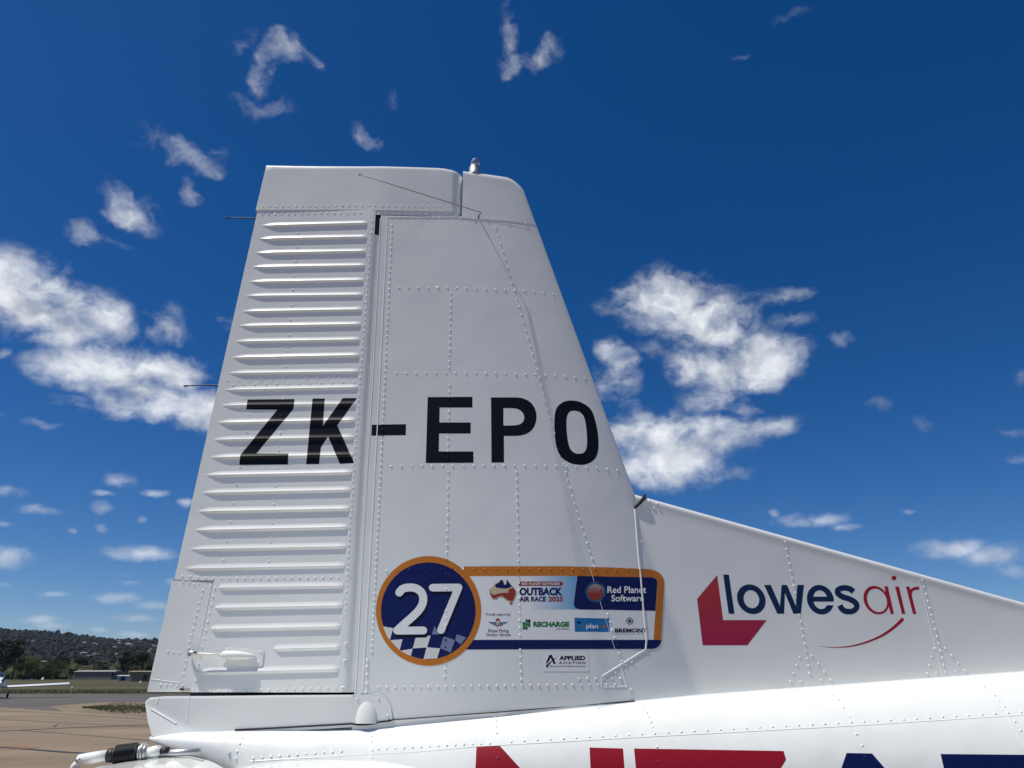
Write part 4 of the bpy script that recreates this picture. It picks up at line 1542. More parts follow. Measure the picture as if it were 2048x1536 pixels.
for pts in (((991, 1434), (992, 1442), (993, 1453), (994, 1466)), ((1285, 1410), (1290, 1418), (1294, 1426), (1298, 1434), (1302, 1444), (1305, 1454)),
            ((1652, 1382), (1664, 1390), (1676, 1400), (1687, 1416), (1699, 1433)), ((1940, 1362), (1958, 1368), (1968, 1374), (1978, 1382), (1989, 1391), (1998, 1401), (2009, 1413)),
            ((1713, 1468), (1724, 1491), (1730, 1514)), ((2030, 1443), (2041, 1461), (2052, 1480)), ((1314, 1494), (1317, 1523)), ((996, 1498), (996, 1516))):
    for u, v in pts:
        R.add(u, v, .9)
for u, v in ((742, 1460), (741, 1472), (739, 1483), (713, 1501), (722, 1500), (738, 1500), (736, 1515)):
    R.add(max(u, 744), v, .9)
R.line([(1290, 1404), (2048, 1350)], 27, .6)
R.build(FUS)
R = Rivets(lambda u, v: at_tc(u, v), lambda p: Vector((-.1, -.75, .65)).normalized(), .0052, .0032)
def at_tc(u, v):
    # ray against the tail cone mesh
    o_ = Vector((0, 0, HC)); r_ = ray(u, v).normalized()
    ok, loc, nor, idx = TCONE.ray_cast(o_, r_)
    return loc if ok else at_y(u, v, DY - .15)
bpy.context.view_layer.update()
ridge('lap_seam', [(500, 1522), (620, 1515), (735, 1508)], lambda u, v: at_tc(u, v), lambda p: Vector((-.1, -.75, .65)).normalized(), TCONE, .0020, .0010)
R.line([(507, 1515), (700, 1501)], 17.6)
for u, v in ((473, 1466), (490, 1466), (485, 1476), (480, 1487), (474, 1502), (472, 1516)):
    R.add(u, v, .9)
R.add(458, 1504, 1.4, 0, True)
R.build(TCONE)
R = Rivets(S_plate, n_of(y_plate), .0055, .0034)
for u, v in ((715, 1398), (757, 1397), (776, 1431)):
    R.add(u, v, 1.0, 0, True)
R.build(PLATE, 'plate_screws')

# horizontal tail: stabiliser and elevator reaching towards the camera ------------------
def airfoil(xs_, ztop, zbot, y0, y1, name, m, parent):
    mb = MB(); rows = []
    for k in range(9):
        y = lerp(y0, y1, k / 8)
        tp = [Vector((x, y, ztop(x) - .02 * k / 8)) for x in xs_]
        bt_ = [Vector((x, y, zbot(x))) for x in xs_]
        rows.append(tp + bt_[::-1] + [tp[0].copy()])
    mb.grid(rows)
    n = len(rows[0]) - 1
    mb.f.append(tuple(range(n))[::-1]); b = len(mb.v) - len(rows[0])
    mb.f.append(tuple(range(b, b + n)))
    o = mb.build(name, m, parent, True)
    flat_sharp(o, 40)
    return o
ys = DY - .26
arc = [(455, 1545), (500, 1533), (560, 1527), (640, 1524), (740, 1525), (790, 1530), (850, 1542), (940, 1570)]
ap = [at_y(u, v, ys) for u, v in arc]
def interp(pts, x):
    if x <= pts[0].x: return pts[0].z
    for a_, b_ in zip(pts[:-1], pts[1:]):
        if x <= b_.x: return lerp(a_.z, b_.z, (x - a_.x) / (b_.x - a_.x))
    return pts[-1].z
xs_ = [lerp(ap[0].x, ap[-1].x, k / 24) for k in range(25)]
zlow = ap[-1].z - .03
STAB = airfoil(xs_, lambda x: interp(ap, x), lambda x: min(zlow, interp(ap, x) - .004) - .06 * math.sin(math.pi * (x - ap[0].x) / (ap[-1].x - ap[0].x)), DY - .10, 1.5, 'stabilizer', MF, PLANE)
R = Rivets(lambda u, v: at_y(u, v, ys - .03), lambda p: Vector((0, -.3, 1)).normalized(), .005, .003)
R.line([(520, 1536), (560, 1532), (640, 1529), (740, 1530)], 18)
R.build(STAB)
el = [(172, 1540), (200, 1532), (260, 1522), (330, 1515), (372, 1516), (415, 1526), (448, 1545)]
ep_ = [at_y(u, v, ys) for u, v in el]
xs_ = [lerp(ep_[0].x, ep_[-1].x, k / 20) for k in range(21)]
airfoil(xs_, lambda x: interp(ep_, x), lambda x: interp(ep_, x) - .004 - .09 * math.sin(math.pi * (x - ep_[0].x) / (ep_[-1].x - ep_[0].x)), DY - .205, 1.5, 'elevator', MF, PLANE)
# elevator trim linkage
def lk(u, v): return at_y(u, v, ys + .02)
mb = MB()
p0, p1 = lk(158, 1520), lk(217, 1511)
mb.tube([p0 - (p1 - p0) * .06, p0, lerp(p0, p1, .5), p1], [.012, .020, .021, .021], 16)
LNK = mb.build('trim_linkage', MR, PLANE, True)
mb = MB(); q_ = lk(162, 1519); mb.tube([q_ + Vector((0, -.030, 0)), q_ + Vector((0, .03, 0))], .008, 12); mb.build('pivot_bolt', MSTEEL, LNK, True)
mb = MB(); mb.tube([lk(160, 1524), lk(150, 1532), lk(140, 1550)], [.016, .014, .013], 12); mb.build('lever_arm', MR, LNK, True)
mb = MB(); mb.tube([lk(216, 1511), lk(222, 1510.5), lk(232, 1510)], [.024, .025, .024], 16); mb.build('rubber_cuff', MRUB, LNK, True)
mb = MB()
pts, rs = [], []
for k in range(45):
    t = k / 44
    p = lerp(lk(230, 1512), lk(276, 1506), t)
    pts.append(p); rs.append((.034 + .0045 * math.cos(t * 11 * 2 * math.pi)) * (0.8 if k in (0, 44) else 1.0))
mb.tube(pts, rs, 20); mb.build('bellows_boot', MRUB, LNK, True)
mb = MB()
for (u0, v0, r_) in ((281, 1506, .029), (287, 1504, .034), (292, 1505, .030)):
    a_ = lk(u0 - 1.5, v0); b_ = lk(u0 + 1.5, v0 - .3)
    mb.tube([a_, b_], r_, 16)
mb.build('clamp_rings', MSTEEL, LNK, True)
mb = MB(); mb.tube([lk(290, 1506), lk(322, 1503)], [.019, .018], 14); mb.tube([lk(302, 1496), lk(320, 1494)], .006, 8); mb.build('clevis', MR, LNK, True)
mb = MB(); mb.tube([lk(318, 1508), lk(400, 1503)], .013, 12); mb.build('push_rod', MSTEEL, LNK, True)
mb = MB(); mb.tube([lk(320, 1503), lk(338, 1502)], .015, 10); mb.build('rod_end', MRUB, LNK, True)
# ------------------------------------------------------------------ ground
def ground_mat(name, c0, c1, scale, c2=None, bump=.004, rough=.9, stretch=(1, 1, 1), fine=60.0):
    m = bpy.data.materials.new(name); m.use_nodes = True
    nt = m.node_tree; p = nt.nodes['Principled BSDF']
    p.inputs['Roughness'].default_value = rough
    p.inputs['Specular IOR Level'].default_value = .25
    t_ = nt.nodes.new('ShaderNodeTexCoord')
    mp = nt.nodes.new('ShaderNodeMapping'); mp.inputs['Scale'].default_value = stretch
    nt.links.new(t_.outputs['Object'], mp.inputs['Vector'])
    n1 = nt.nodes.new('ShaderNodeTexNoise'); n1.inputs['Scale'].default_value = scale; n1.inputs['Detail'].default_value = 8; n1.inputs['Roughness'].default_value = .65
    nt.links.new(mp.outputs[0], n1.inputs['Vector'])
    n2 = nt.nodes.new('ShaderNodeTexNoise'); n2.inputs['Scale'].default_value = fine; n2.inputs['Detail'].default_value = 3
    nt.links.new(t_.outputs['Object'], n2.inputs['Vector'])
    r_ = nt.nodes.new('ShaderNodeValToRGB')
    r_.color_ramp.elements[0].position = .32; r_.color_ramp.elements[0].color = (*c0, 1)
    r_.color_ramp.elements[1].position = .68; r_.color_ramp.elements[1].color = (*c1, 1)
    if c2:
        e = r_.color_ramp.elements.new(.5); e.color = (*c2, 1)
    ad = nt.nodes.new('ShaderNodeMath'); ad.operation = 'MULTIPLY_ADD'
    nt.links.new(n2.outputs['Fac'], ad.inputs[0]); ad.inputs[1].default_value = .30
    sb = nt.nodes.new('ShaderNodeMath'); sb.operation = 'SUBTRACT'; sb.inputs[1].default_value = .15
    nt.links.new(n1.outputs['Fac'], sb.inputs[0]); nt.links.new(sb.outputs[0], ad.inputs[2])
    nt.links.new(ad.outputs[0], r_.inputs[0]); nt.links.new(r_.outputs[0], p.inputs['Base Color'])
    b_ = nt.nodes.new('ShaderNodeBump'); b_.inputs['Distance'].default_value = bump
    nt.links.new(n2.outputs['Fac'], b_.inputs['Height']); nt.links.new(b_.outputs[0], p.inputs['Normal'])
    return m
MGRASS = ground_mat('dry_field_grass', (.038, .040, .015), (.100, .082, .038), .030, (.062, .056, .022), .03, stretch=(.35, 1.8, 1), fine=4.0)
MAPRON = ground_mat('apron_sealed_gravel', (.155, .115, .075), (.275, .212, .147), .16, (.212, .162, .110), .003, stretch=(.45, 1.6, 1), fine=14.0)
MTAXI = ground_mat('old_asphalt', (.075, .070, .064), (.125, .115, .102), .10, None, .003, stretch=(.3, 1.5, 1), fine=25)
MDIRT = ground_mat('dirt_verge', (.15, .115, .075), (.24, .195, .13), .25, None, .01, fine=9)
MTAR = mat('tar_joint', (.020, .019, .018), .6)
MPAINT = mat('orange_ground_paint', (.55, .14, .02), .7)
def sheet(name, poly, z, m):
    me = mk(name, [(x, y, z) for x, y in poly], [tuple(range(len(poly)))], m, None, False)
    return struct(me)
sheet('ground', [(-7000, -300), (7000, -300), (7000, 9000), (-7000, 9000)], 0.0, MGRASS)
def gline(v0, v290, x):
    a_ = at_ground(0, v0); b_ = at_ground(290, v290)
    return a_.y + (b_.y - a_.y) * (x - a_.x) / (b_.x - a_.x)
XL, XR = -160.0, 160.0
def edge(v0, v1, n=40, wob=.4, seed=0.0):
    return [(lerp(XL, XR, k / n), gline(v0, v1, lerp(XL, XR, k / n)) + wob * noise.noise(Vector((k * .9, seed, 0)))) for k in range(n + 1)]
# taxiway beyond the verge
def y_at(v): return at_ground(150, v).y
sheet('taxiway', [(XL, y_at(1387)), (XL, y_at(1404)), (XR, y_at(1406)), (XR, y_at(1390))][::-1], .004, MTAXI)
# apron in the foreground, far edge running diagonally
pa, pb = at_ground(0, 1415), at_ground(290, 1434)
k_ = (pb.y - pa.y) / (pb.x - pa.x)
def ap_edge(x): return max(12.0, pa.y + k_ * (x - pa.x)) if x < 8 else max(12.0, pa.y + k_ * (8 - pa.x))
ae_ = [(lerp(-120, 120, k / 60), ap_edge(lerp(-120, 120, k / 60)) + .25 * noise.noise(Vector((k * .7, 3, 0)))) for k in range(61)]
sheet('verge', [(-70, y_at(1404.5)), (70, y_at(1405))] + [(x, y - .5) for x, y in ae_ if -70 < x < 70][::-1], .008, MDIRT)
sheet('apron', [(-120, -60), (120, -60)] + ae_[::-1], .012, MAPRON)
# asphalt link joining taxiway and apron on the left
lp = [at_ground(-250, 1400), at_ground(-250, 1424), at_ground(0, 1414.5), at_ground(60, 1418), at_ground(125, 1423), at_ground(95, 1413), at_ground(150, 1408), at_ground(205, 1404.5), at_ground(100, 1399), at_ground(0, 1398)]
sheet('taxiway_link', [(p.x, p.y) for p in lp], .016, MTAXI)
def strip(name, pts, w, z, m, wob=.03):
    P = [at_ground(u, v) for u, v in pts]
    path = []
    for a_, b_ in zip(P[:-1], P[1:]):
        n = max(2, int((b_ - a_).length / .8))
        path += [lerp(a_, b_, k / n) for k in range(n)]
    path.append(P[-1])
    mb = MB(); rows = []
    for i, p in enumerate(path):
        d = (path[min(i + 1, len(path) - 1)] - path[max(i - 1, 0)]).normalized()
        s_ = Vector((-d.y, d.x, 0))
        o_ = s_ * wob * noise.noise(Vector((p.x * .8, p.y * .8, 1))) * 3
        ww = w * (1 + .35 * noise.noise(Vector((p.x, p.y, 7))))
        rows.append([Vector((p.x, p.y, z)) + o_ - s_ * ww, Vector((p.x, p.y, z)) + o_ + s_ * ww])
    mb.grid(rows)
    return struct(mb.build(name, m))
strip('tar_joint', [(-400, 1482), (0, 1463.5), (130, 1457), (330, 1449), (700, 1440)], .13, .016, MTAR)
strip('tar_joint', [(-400, 1478), (0, 1496), (60, 1500), (130, 1506), (260, 1513), (600, 1535)], .10, .016, MTAR)
strip('tar_joint', [(-200, 1424), (0, 1422), (140, 1429), (300, 1440), (600, 1452)], .05, .016, MTAR)
strip('tar_joint', [(-150, 1428), (0, 1439.5), (160, 1448), (330, 1457)], .035, .016, MTAR)
strip('tar_joint', [(40, 1462), (150, 1470), (300, 1482), (600, 1500)], .035, .016, MTAR)
strip('tar_joint', [(108, 1455), (114, 1450), (150, 1450)], .03, .016, MTAR)
strip('tar_joint', [(300, 1496), (350, 1497)], .03, .016, MTAR)
strip('painted_line', [(-200, 1489), (0, 1492.5), (78, 1496)], .03, .020, MPAINT, .01)
strip('painted_line', [(-300, 1520), (0, 1502), (78, 1496.5)], .03, .020, MPAINT, .01)
# grass tufts on the verge and along the field edge
MTUFT = mat('verge_grass', (.050, .060, .012), .9, var=(1.2, (.12, .105, .04), 4))
def tufts(name, label, n, gen, h0, h1, seed):
    random.seed(seed); vs, fs = [], []
    for _ in range(n):
        x, y = gen(); h = random.uniform(h0, h1); a0 = random.random() * 6.28
        for b_ in range(4):
            a_ = a0 + b_ * 1.57 + random.uniform(-.4, .4); w = h * .28
            dx, dy = math.cos(a_), math.sin(a_)
            i = len(vs)
            vs += [(x - dy * w, y + dx * w, 0), (x + dy * w, y - dx * w, 0), (x + dx * h * .6, y + dy * h * .6, h)]
            fs.append((i, i + 1, i + 2))
    o = mk(name, vs, fs, MTUFT, None, False)
    o['kind'] = 'stuff'; o['label'] = label; o['category'] = 'grass'
    return o
def gv():
    u = random.uniform(165, 420); c_ = 1417 + (u - 290) * .012
    half = 11 * min(1, max(.15, (u - 165) / 70))
    p = at_ground(u, c_ + random.uniform(-half, half) * (abs(random.gauss(0, .5)) ** .5 if random.random() < .7 else 1))
    return p.x, p.y
tufts('verge_grass', 'patch of short dry grass on the dirt verge beside the taxiway', 6000, gv, .02, .075, 3)
def gf():
    u = random.uniform(-200, 900); p = at_ground(u, random.uniform(1380.0, 1387.5)); return p.x, p.y
tufts('field_edge_grass', 'long dry grass along the far edge of the taxiway', 6000, gf, .04, .14, 4)

# ------------------------------------------------------------------ hill, wood, houses
def ridge_h(x):
    return 122 - 26 * (1 / (1 + math.exp(-(x + 1350) / 260))) + 9 * math.sin(x / 310.0) + 6 * math.sin(x / 120.0 + 1)
def hill_z(x, y):
    f = max(0.0, min(1.0, (y - 900) / 1700.0))
    f = f * f * (3 - 2 * f)
    g = max(0.0, min(1.0, (y - 2700) / 1500.0))
    return (ridge_h(x) * f * (1 - .5 * g) + 7 * noise.noise(Vector((x / 260, y / 260, 0))) * f) - 1.0
MHILL = mat('hill_scrub', (.022, .028, .012), .95, var=(.02, (.045, .045, .022), 6))
mb = MB(); rows = []
for i in range(61):
    y = lerp(850, 4300, i / 60)
    rows.append([Vector((x, y, hill_z(x, y))) for x in [lerp(-4200, 4200, k / 120) for k in range(121)]])
mb.grid(rows)
struct(mb.build('hill', MHILL, None, True))
def leaf_mat(name, c0, c1, scale=.05):
    m = mat(name, c0, .8, var=(scale, c1, 3), spec=.2)
    return m
MWOOD = leaf_mat('hillside_foliage', (.008, .011, .008), (.017, .020, .012), .06)
def blob_template(seed, sub=1):
    bm = bmesh.new(); bmesh.ops.create_icosphere(bm, subdivisions=sub, radius=1)
    for v in bm.verts:
        n = v.co.normalized()
        v.co = v.co * (1 + .38 * noise.noise(n * 1.7 + Vector((seed * 3.1, 0, 0))) + .22 * noise.noise(n * 4.5 + Vector((0, seed, 0))))
    r_ = ([v.co.copy() for v in bm.verts], [tuple(v.index for v in f.verts) for f in bm.faces]); bm.free(); return r_
TPL = [blob_template(s, 2) for s in range(6)]
def wood(name, label, n, gen, s0, s1, seed, m):
    random.seed(seed); vs, fs = [], []
    for _ in range(n):
        x, y, z = gen(); s = random.uniform(s0, s1) * (1.35 if random.random() < .07 else 1)
        tv, tf = random.choice(TPL); a_ = random.random() * 6.28; ca, sa = math.cos(a_), math.sin(a_)
        hz = s * random.uniform(.8, 1.4); b = len(vs)
        vs += [(x + (p.x * ca - p.y * sa) * s, y + (p.x * sa + p.y * ca) * s, z + hz * .55 + p.z * hz) for p in tv]
        fs += [tuple(b + i for i in f) for f in tf]
    o = mk(name, vs, fs, m, None, False)
    o['kind'] = 'stuff'; o['label'] = label; o['category'] = 'wood'
    return o
def gh():
    while True:
        y = random.uniform(1250, 2720)
        x = random.uniform(-.80, -.10) * y if random.random() < .75 else random.uniform(-.10, .75) * y
        if random.random() < (y / 2720) ** .5:
            return x, y, hill_z(x, y)
wood('hillside_wood', 'dark wooded hillside along the horizon left of the tail', 8500, gh, 3.2, 6.6, 11, MWOOD)
def gr_():
    x = random.uniform(-2300, 2200); y = random.uniform(2560, 2760); return x, y, hill_z(x, y) + 1
wood('ridge_wood', 'uneven line of trees along the crest of the far hill', 900, gr_, 3.5, 7.5, 12, MWOOD)
# houses on the hillside
MHW = [mat('house_wall_pale', (.32, .29, .25), .9), mat('house_wall_cream', (.36, .31, .23), .9), mat('house_wall_white', (.45, .44, .42), .9)]
MHR = [mat('house_roof_grey', (.22, .22, .22), .8), mat('house_roof_tile', (.15, .11, .085), .8), mat('house_roof_pale', (.28, .27, .25), .8)]
MWIN = mat('window_glass', (.03, .035, .045), .15)
def house_proto(i, w, d, h):
    e = thing('house', 'small pale house among the trees on the far wooded hillside', 'house', (0, 0, 0), 'houses scattered on the far hillside')
    MB().box((-w / 2, -d / 2, -3), (w / 2, d / 2, h)).build('wall', MHW[i % 3], e)
    mb = MB(); o_ = .6; r_ = h + 2.6
    v = [(-w / 2 - o_, -d / 2 - o_, h), (w / 2 + o_, -d / 2 - o_, h), (w / 2 + o_, d / 2 + o_, h), (-w / 2 - o_, d / 2 + o_, h), (-w / 2 + d * .35, 0, r_), (w / 2 - d * .35, 0, r_)]
    mb.v = [Vector(p) for p in v]; mb.f = [(0, 1, 5, 4), (1, 2, 5), (2, 3, 4, 5), (3, 0, 4), (3, 2, 1, 0)]
    mb.build('roof', MHR[(i * 2 + 1) % 3], e)
    for k in range(3):
        x = lerp(-w / 2, w / 2, (k + .5) / 3)
        MB().box((x - .9, -d / 2 - .06, h * .35), (x + .9, -d / 2 + .05, h * .75)).build('window', MWIN, e)
    return e
random.seed(21)
protos = [house_proto(i, *s) for i, s in enumerate([(15, 9, 4.5), (18, 10, 6), (12, 8, 4), (22, 9, 5)])]
def copy_tree(root, loc, rz, sc=1.0):
    r_ = root.copy(); COL.objects.link(r_); r_.location = loc; r_.rotation_euler = (0, 0, rz); r_.scale = (sc,) * 3
    for ch in root.children:
        c_ = ch.copy(); COL.objects.link(c_); c_.parent = r_
        for g_ in ch.children:
            d_ = g_.copy(); COL.objects.link(d_); d_.parent = c_
    return r_
def at_hill(u, v):
    r_ = ray(u, v); t = 900 / r_.y
    while t * r_.y < 2700:
        p = Vector((r_.x * t, r_.y * t, HC + r_.z * t))
        if hill_z(p.x, p.y) > p.z:
            return p
        t += 4 / r_.y
    return None
spots = []
for _ in range(400):
    if len(spots) >= 46: break
    u = random.choice([random.uniform(150, 330), random.uniform(150, 330), random.uniform(30, 330), random.uniform(330, 420)]); v = random.uniform(1288, 1338)
    p = at_hill(u, v)
    if p and all((p - q).length > 26 for q in spots): spots.append(p)
for i, p in enumerate(spots):
    rz = math.atan2(-p.x, p.y) + random.uniform(-.5, .5)
    z = hill_z(p.x, p.y) + 5.0
    if i < 4:
        o_ = protos[i]; o_.location = (p.x, p.y, z); o_.rotation_euler = (0, 0, rz); o_.scale = (.65,) * 3
    else:
        copy_tree(protos[i % 4], (p.x, p.y, z), rz, random.uniform(.55, .8))

# ------------------------------------------------------------------ trees beyond the field
MBARK = mat('bark', (.08, .06, .045), .9)
MLEAF = {'dark': leaf_mat('dark_leaves', (.010, .018, .008), (.028, .040, .014), .5), 'olive': leaf_mat('olive_leaves', (.035, .042, .012), (.085, .085, .026), .5), 'green': leaf_mat('fresh_leaves', (.055, .085, .014), (.11, .14, .03), .5)}
def tree(name, label, loc, h, rx, kind, seed, group='trees beyond the field'):
    random.seed(seed)
    t_ = thing(name, label, 'tree', loc, group)
    L_ = Vector(loc); mb = MB()
    mb.tube([L_ + Vector((0, 0, -.3)), L_ + Vector((.1, 0, h * .25)), L_ + Vector((.2, .1, h * .6))], [h * .03, h * .022, h * .01], 8)
    cents = []
    for k in range(11):
        a_ = random.random() * 6.28; rr = rx * random.uniform(.25, .85); zz = h * random.uniform(.34, .86)
        rr *= math.sqrt(max(.08, 1 - ((zz / h - .52) / .48) ** 2))
        c_ = L_ + Vector((math.cos(a_) * rr, math.sin(a_) * rr, zz)); cents.append((c_, rx * random.uniform(.26, .46)))
        mb.tube([L_ + Vector((.1, 0, h * random.uniform(.2, .45))), lerp(L_ + Vector((0, 0, zz * .7)), c_, .6), c_], [h * .010, h * .006, h * .002], 5)
    mb.build('trunk', MBARK, t_, True)
    vs, fs = [], []
    for c_, r_ in cents:
        for _ in range(230):
            d = Vector((random.gauss(0, 1), random.gauss(0, 1), random.gauss(0, 1))).normalized()
            p = c_ + d * r_ * random.uniform(.45, 1.12)
            s = h * random.uniform(.012, .028)
            x = Vector((random.gauss(0, 1), random.gauss(0, 1), random.gauss(0, .6))).normalized(); y = x.cross(d).normalized()
            i = len(vs); vs += [p - x * s, p + y * s * .6, p + x * s, p - y * s * .6]; fs.append((i, i + 1, i + 2, i + 3))
    mk('crown', vs, fs, MLEAF[kind], t_, False)
    return t_
def spot(u, dist):
    r_ = ray(u, 1356); k = dist / r_.y
    return (r_.x * k, dist, 0.0)
TREES = [
    ('evergreen_tree', 'tall dark tree at the left edge of the photo behind the parked light aircraft', 2, 330, 17, 7.5, 'dark'),
    ('evergreen_tree', 'dark tree second from the left edge, just right of the tallest dark tree', 24, 380, 15, 6.0, 'dark'),
    ('leafy_tree', 'bright green bushy tree right of the dark trees beyond the field', 48, 330, 9.5, 6.0, 'green'),
    ('leafy_tree', 'olive green tree between the bright green tree and the pale buildings', 78, 340, 9.0, 5.5, 'olive'),
    ('leafy_tree', 'low olive tree just left of the pale blue building', 104, 350, 8.0, 5.0, 'olive'),
    ('evergreen_tree', 'dark tree rising behind the pale blue building', 118, 480, 15, 6.5, 'dark'),
    ('evergreen_tree', 'dark tree behind the left end of the long grey shed', 152, 500, 15, 6.0, 'dark'),
    ('evergreen_tree', 'dark round tree right of the long grey shed', 252, 330, 11.5, 5.0, 'dark'),
    ('evergreen_tree', 'dark tree between the grey shed and the tail, nearest the trim tab', 282, 340, 12, 5.5, 'dark'),
    ('leafy_tree', 'olive tree low behind the middle of the long grey shed', 200, 520, 12, 6.0, 'olive'),
    ('leafy_tree', 'olive tree partly hidden by the trim tab', 318, 320, 11, 5.5, 'olive'),
]
for i, (n_, lb, u, dist, h, rx, kd) in enumerate(TREES):
    tree(n_, lb, spot(u, dist), h, rx, kd, 50 + i)
# bushes fringe as one mass
def gb():
    u = random.uniform(-150, 700); r_ = ray(u, 1356); dist = random.uniform(420, 640); k = dist / r_.y
    return r_.x * k, dist, -.6
MFR = leaf_mat('fringe_foliage', (.022, .030, .011), (.055, .060, .022), .12)
wood('tree_fringe', 'dense dark fringe of trees and bushes at the foot of the hill', 900, gb, 2.2, 4.6, 14, MFR)

# ------------------------------------------------------------------ sheds beyond the field
MSH = [mat('shed_cladding_grey', (.21, .19, .16), .7), mat('shed_roof_grey', (.27, .25, .22), .6), mat('shed_pale_blue', (.40, .47, .55), .6), mat('shed_tan', (.26, .21, .13), .8), mat('door_dark', (.03, .03, .03), .8), mat('roof_pale', (.55, .57, .58), .5)]
def shed(name, label, u, dist, w, d, h, rise, wall_m, roof_m, rz, doors):
    s_ = spot(u, dist)
    t_ = thing(name, label, 'building', s_)
    RM = Matrix.Translation(Vector(s_)) @ Matrix.Rotation(rz, 4, 'Z')
    def put(nm, mb, m, par):
        mb.v = [RM @ Vector(p) for p in mb.v]; return mb.build(nm, m, par)
    wl = put('wall', MB().box((-w / 2, -d / 2, -.3), (w / 2, d / 2, h)), wall_m, t_)
    for k in range(int(w / 1.2)):                       # cladding ribs
        x = -w / 2 + (k + .5) * 1.2
        put('cladding_rib', MB().box((x - .08, -d / 2 - .06, 0), (x + .08, -d / 2 + .01, h - .05)), wall_m, wl)
    mb = MB()
    mb.prism([(-w / 2 - .3, -d / 2 - .4, h), (-w / 2 - .3, d / 2 + .4, h), (-w / 2 - .3, 0, h + rise)], (w + .6, 0, 0))
    put('roof', mb, roof_m, t_)
    for (x0, x1, hh) in doors:
        put('door', MB().box((x0, -d / 2 - .10, 0), (x1, -d / 2 - .02, hh)), MSH[4], t_)
    return t_
shed('long_shed', 'long plain grey shed standing across the grass field', 197, 400, 20.5, 9, 3.6, .7, MSH[0], MSH[1], -.10, [(9.0, 10.0, 3.0)])
shed('pale_building', 'pale blue building left of the long grey shed', 142, 430, 9.5, 7, 3.2, .5, MSH[2], MSH[5], .05, [(-3, -1.5, 2.4), (1, 3, 2.6)])
shed('low_shed', 'low flat pale shed right of the long grey shed', 255, 300, 5.6, 4, 1.7, .25, MSH[2], MSH[5], 0, [(-1.5, 0, 1.4)])
shed('tan_shed', 'tan shed partly hidden by the trim tab', 285, 260, 6.5, 4, 2.9, .3, MSH[3], MSH[3], -.05, [(1.2, 2.4, 1.9)])
# white drums and a marker on the field edge
for (u, v, s_, lb) in ((64, 1354.8, .9, 'small white marker on the field edge left of the bright bushes'), (86, 1355.5, 1.2, 'largest white marker on the field edge by the bushes'), (281, 1366.5, .5, 'white marker in front of the tan shed')):
    p = at_ground(u, v) if v > 1356 else Vector(spot(u, 330))
    mb = MB(); mb.tube([p, p + Vector((0, 0, s_ * .3)), p + Vector((0, 0, s_ * .8)), p + Vector((0, 0, s_))], [s_ * .5, s_ * .5, s_ * .25, .02], 10)
    o_ = mb.build('field_marker', MR, None, True); o_['label'] = lb; o_['category'] = 'marker'; o_['group'] = 'white field markers'
p = at_ground(142, 1385.5)
mb = MB(); mb.tube([p + Vector((0, 0, .0)), p + Vector((0, 0, .10)), p + Vector((0, 0, .42)), p + Vector((0, 0, .44))], [.03, .03, .03, .03], 8)
mb.tube([p + Vector((0, 0, .44)), p + Vector((0, 0, .47)), p + Vector((0, 0, .57)), p + Vector((0, 0, .60))], [.05, .09, .09, .03], 10)
o_ = mb.build('edge_light', MR, None, True); o_['label'] = 'small white edge light beside the wing tip of the light aircraft'; o_['category'] = 'marker'

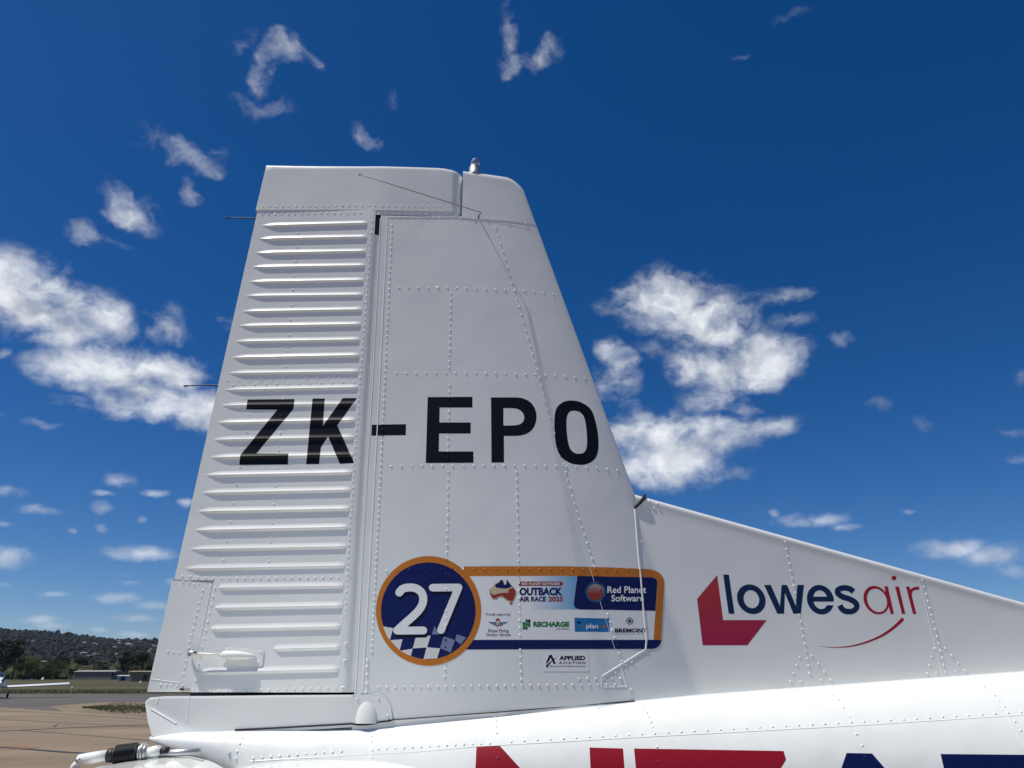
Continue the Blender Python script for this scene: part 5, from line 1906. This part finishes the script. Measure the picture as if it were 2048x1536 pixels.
# ------------------------------------------------------------------ parked light aircraft at the left edge
def light_aircraft():
    g = at_ground(-9, 1397.5)
    head = math.atan2(-.80, .60)            # nose points to the right and towards the camera
    RM = Matrix.Translation(g + Vector((0, 0, .02))) @ Matrix.Rotation(head, 4, 'Z')
    t_ = thing('light_aircraft', 'small white low wing light aircraft parked at the left edge of the photo', 'airplane', tuple(g))
    MP = mat('light_aircraft_paint', (.78, .79, .80), .3, coat=.5)
    MC = mat('canopy_glass', (.03, .04, .05), .08, coat=1.0)
    def put(nm, mb, m, par=t_, sm=True):
        mb.v = [RM @ Vector(p) for p in mb.v]; o_ = mb.build(nm, m, par, sm); return o_
    mb = MB(); rows = []                    # local x forward, z up; nose wheel near the origin
    for (x, z, hw, hh) in ((.62, 1.12, .10, .10), (.55, 1.12, .26, .24), (.1, 1.12, .42, .36), (-.6, 1.12, .52, .45), (-1.6, 1.12, .55, .50), (-2.6, 1.15, .48, .42), (-4.0, 1.22, .25, .24), (-5.4, 1.30, .08, .10)):
        rows.append([Vector((x, hw * math.copysign(abs(math.cos(a_)) ** .8, math.cos(a_)), z + hh * math.copysign(abs(math.sin(a_)) ** .8, math.sin(a_)))) for a_ in [2 * math.pi * k / 16 for k in range(17)]])
    mb.grid(rows); fz = put('fuselage', mb, MP)
    mb = MB(); rows = []
    for (x, hw, hh) in ((-.45, .02, .02), (-.7, .36, .26), (-1.2, .46, .50), (-1.8, .47, .52), (-2.5, .36, .36), (-3.1, .05, .05)):
        rows.append([Vector((x, hw * math.cos(a_), 1.45 + hh * math.sin(a_))) for a_ in [math.pi * k / 12 for k in range(13)]])
    mb.grid(rows); put('canopy', mb, MC)
    for s in (-1, 1):
        mb = MB(); rows = []
        for (y, c0, c1, z) in ((.45, -.55, -2.05, .80), (2.6, -.62, -1.9, .90), (4.8, -.70, -1.75, 1.0), (5.1, -.85, -1.6, 1.03)):
            rows.append([Vector((lerp(c0, c1, f), s * y, z + dz)) for f, dz in ((0, 0), (.10, .09), (.35, .12), (.7, .07), (1, .005), (.7, -.04), (.35, -.08), (.10, -.07), (0, 0))])
        mb.grid(rows); put('wing', mb, MP)
    for s in (-1, 1):
        mb = MB(); mb.box((-5.4, min(0, s * 1.35), 1.30), (-4.8, max(0, s * 1.35), 1.35)); put('tailplane', mb, MP, t_, False)
    mb = MB(); mb.prism([(-4.5, -.03, 1.35), (-5.5, -.03, 1.35), (-5.65, -.03, 2.3), (-5.2, -.03, 2.3)], (0, .06, 0)); put('tail_fin', mb, MP, t_, False)
    for (x, y) in ((.15, 0), (-1.5, .95), (-1.5, -.95)):
        mb = MB(); mb.tube([(x, y - .07, .19), (x, y - .05, .19), (x, y + .05, .19), (x, y + .07, .19)], [.12, .19, .19, .12], 16); w_ = put('wheel', mb, MRUB)
        mb = MB(); mb.tube([(x, y, .22), (x - .1, y * .85, .85)], [.03, .04], 8); put('leg', mb, MP)
    mb = MB(); mb.tube([(.60, 0, 1.12), (.70, 0, 1.12), (.84, 0, 1.12), (.90, 0, 1.12)], [.13, .125, .06, .01], 14); put('spinner', mb, MP)
    for s in (0, 1):
        a_ = rad(33) + math.pi * s
        dy, dz = math.sin(a_), math.cos(a_)
        mb = MB(); rows = []
        for (r_, w) in ((.08, .05), (.3, .085), (.6, .075), (.82, .04)):
            c_ = Vector((.68, dy * r_, 1.12 + dz * r_)); px = Vector((.25, dz, -dy)).normalized()
            n_ = Vector((1, 0, 0))
            rows.append([c_ - px * w, c_ + n_ * .02, c_ + px * w, c_ - n_ * .012, c_ - px * w])
        mb.grid(rows); put('propeller_blade', mb, MRUB)
    return t_
light_aircraft()

# ------------------------------------------------------------------ air between the field and the hill
MHZ = bpy.data.materials.new('haze_air'); MHZ.use_nodes = True
MHZ.node_tree.nodes.clear()
_o = MHZ.node_tree.nodes.new('ShaderNodeOutputMaterial'); _v = MHZ.node_tree.nodes.new('ShaderNodeVolumePrincipled')
_v.inputs['Color'].default_value = (.62, .76, 1.0, 1); _v.inputs['Density'].default_value = .000025; _v.inputs['Anisotropy'].default_value = .0
MHZ.node_tree.links.new(_v.outputs[0], _o.inputs['Volume'])
hz = MB().box((-7100, -400, -3.0), (7100, 9100, 160.0)).build('haze', MHZ)
hz['kind'] = 'stuff'; hz['label'] = 'thin blue air haze over the field and hill'; hz['category'] = 'haze'
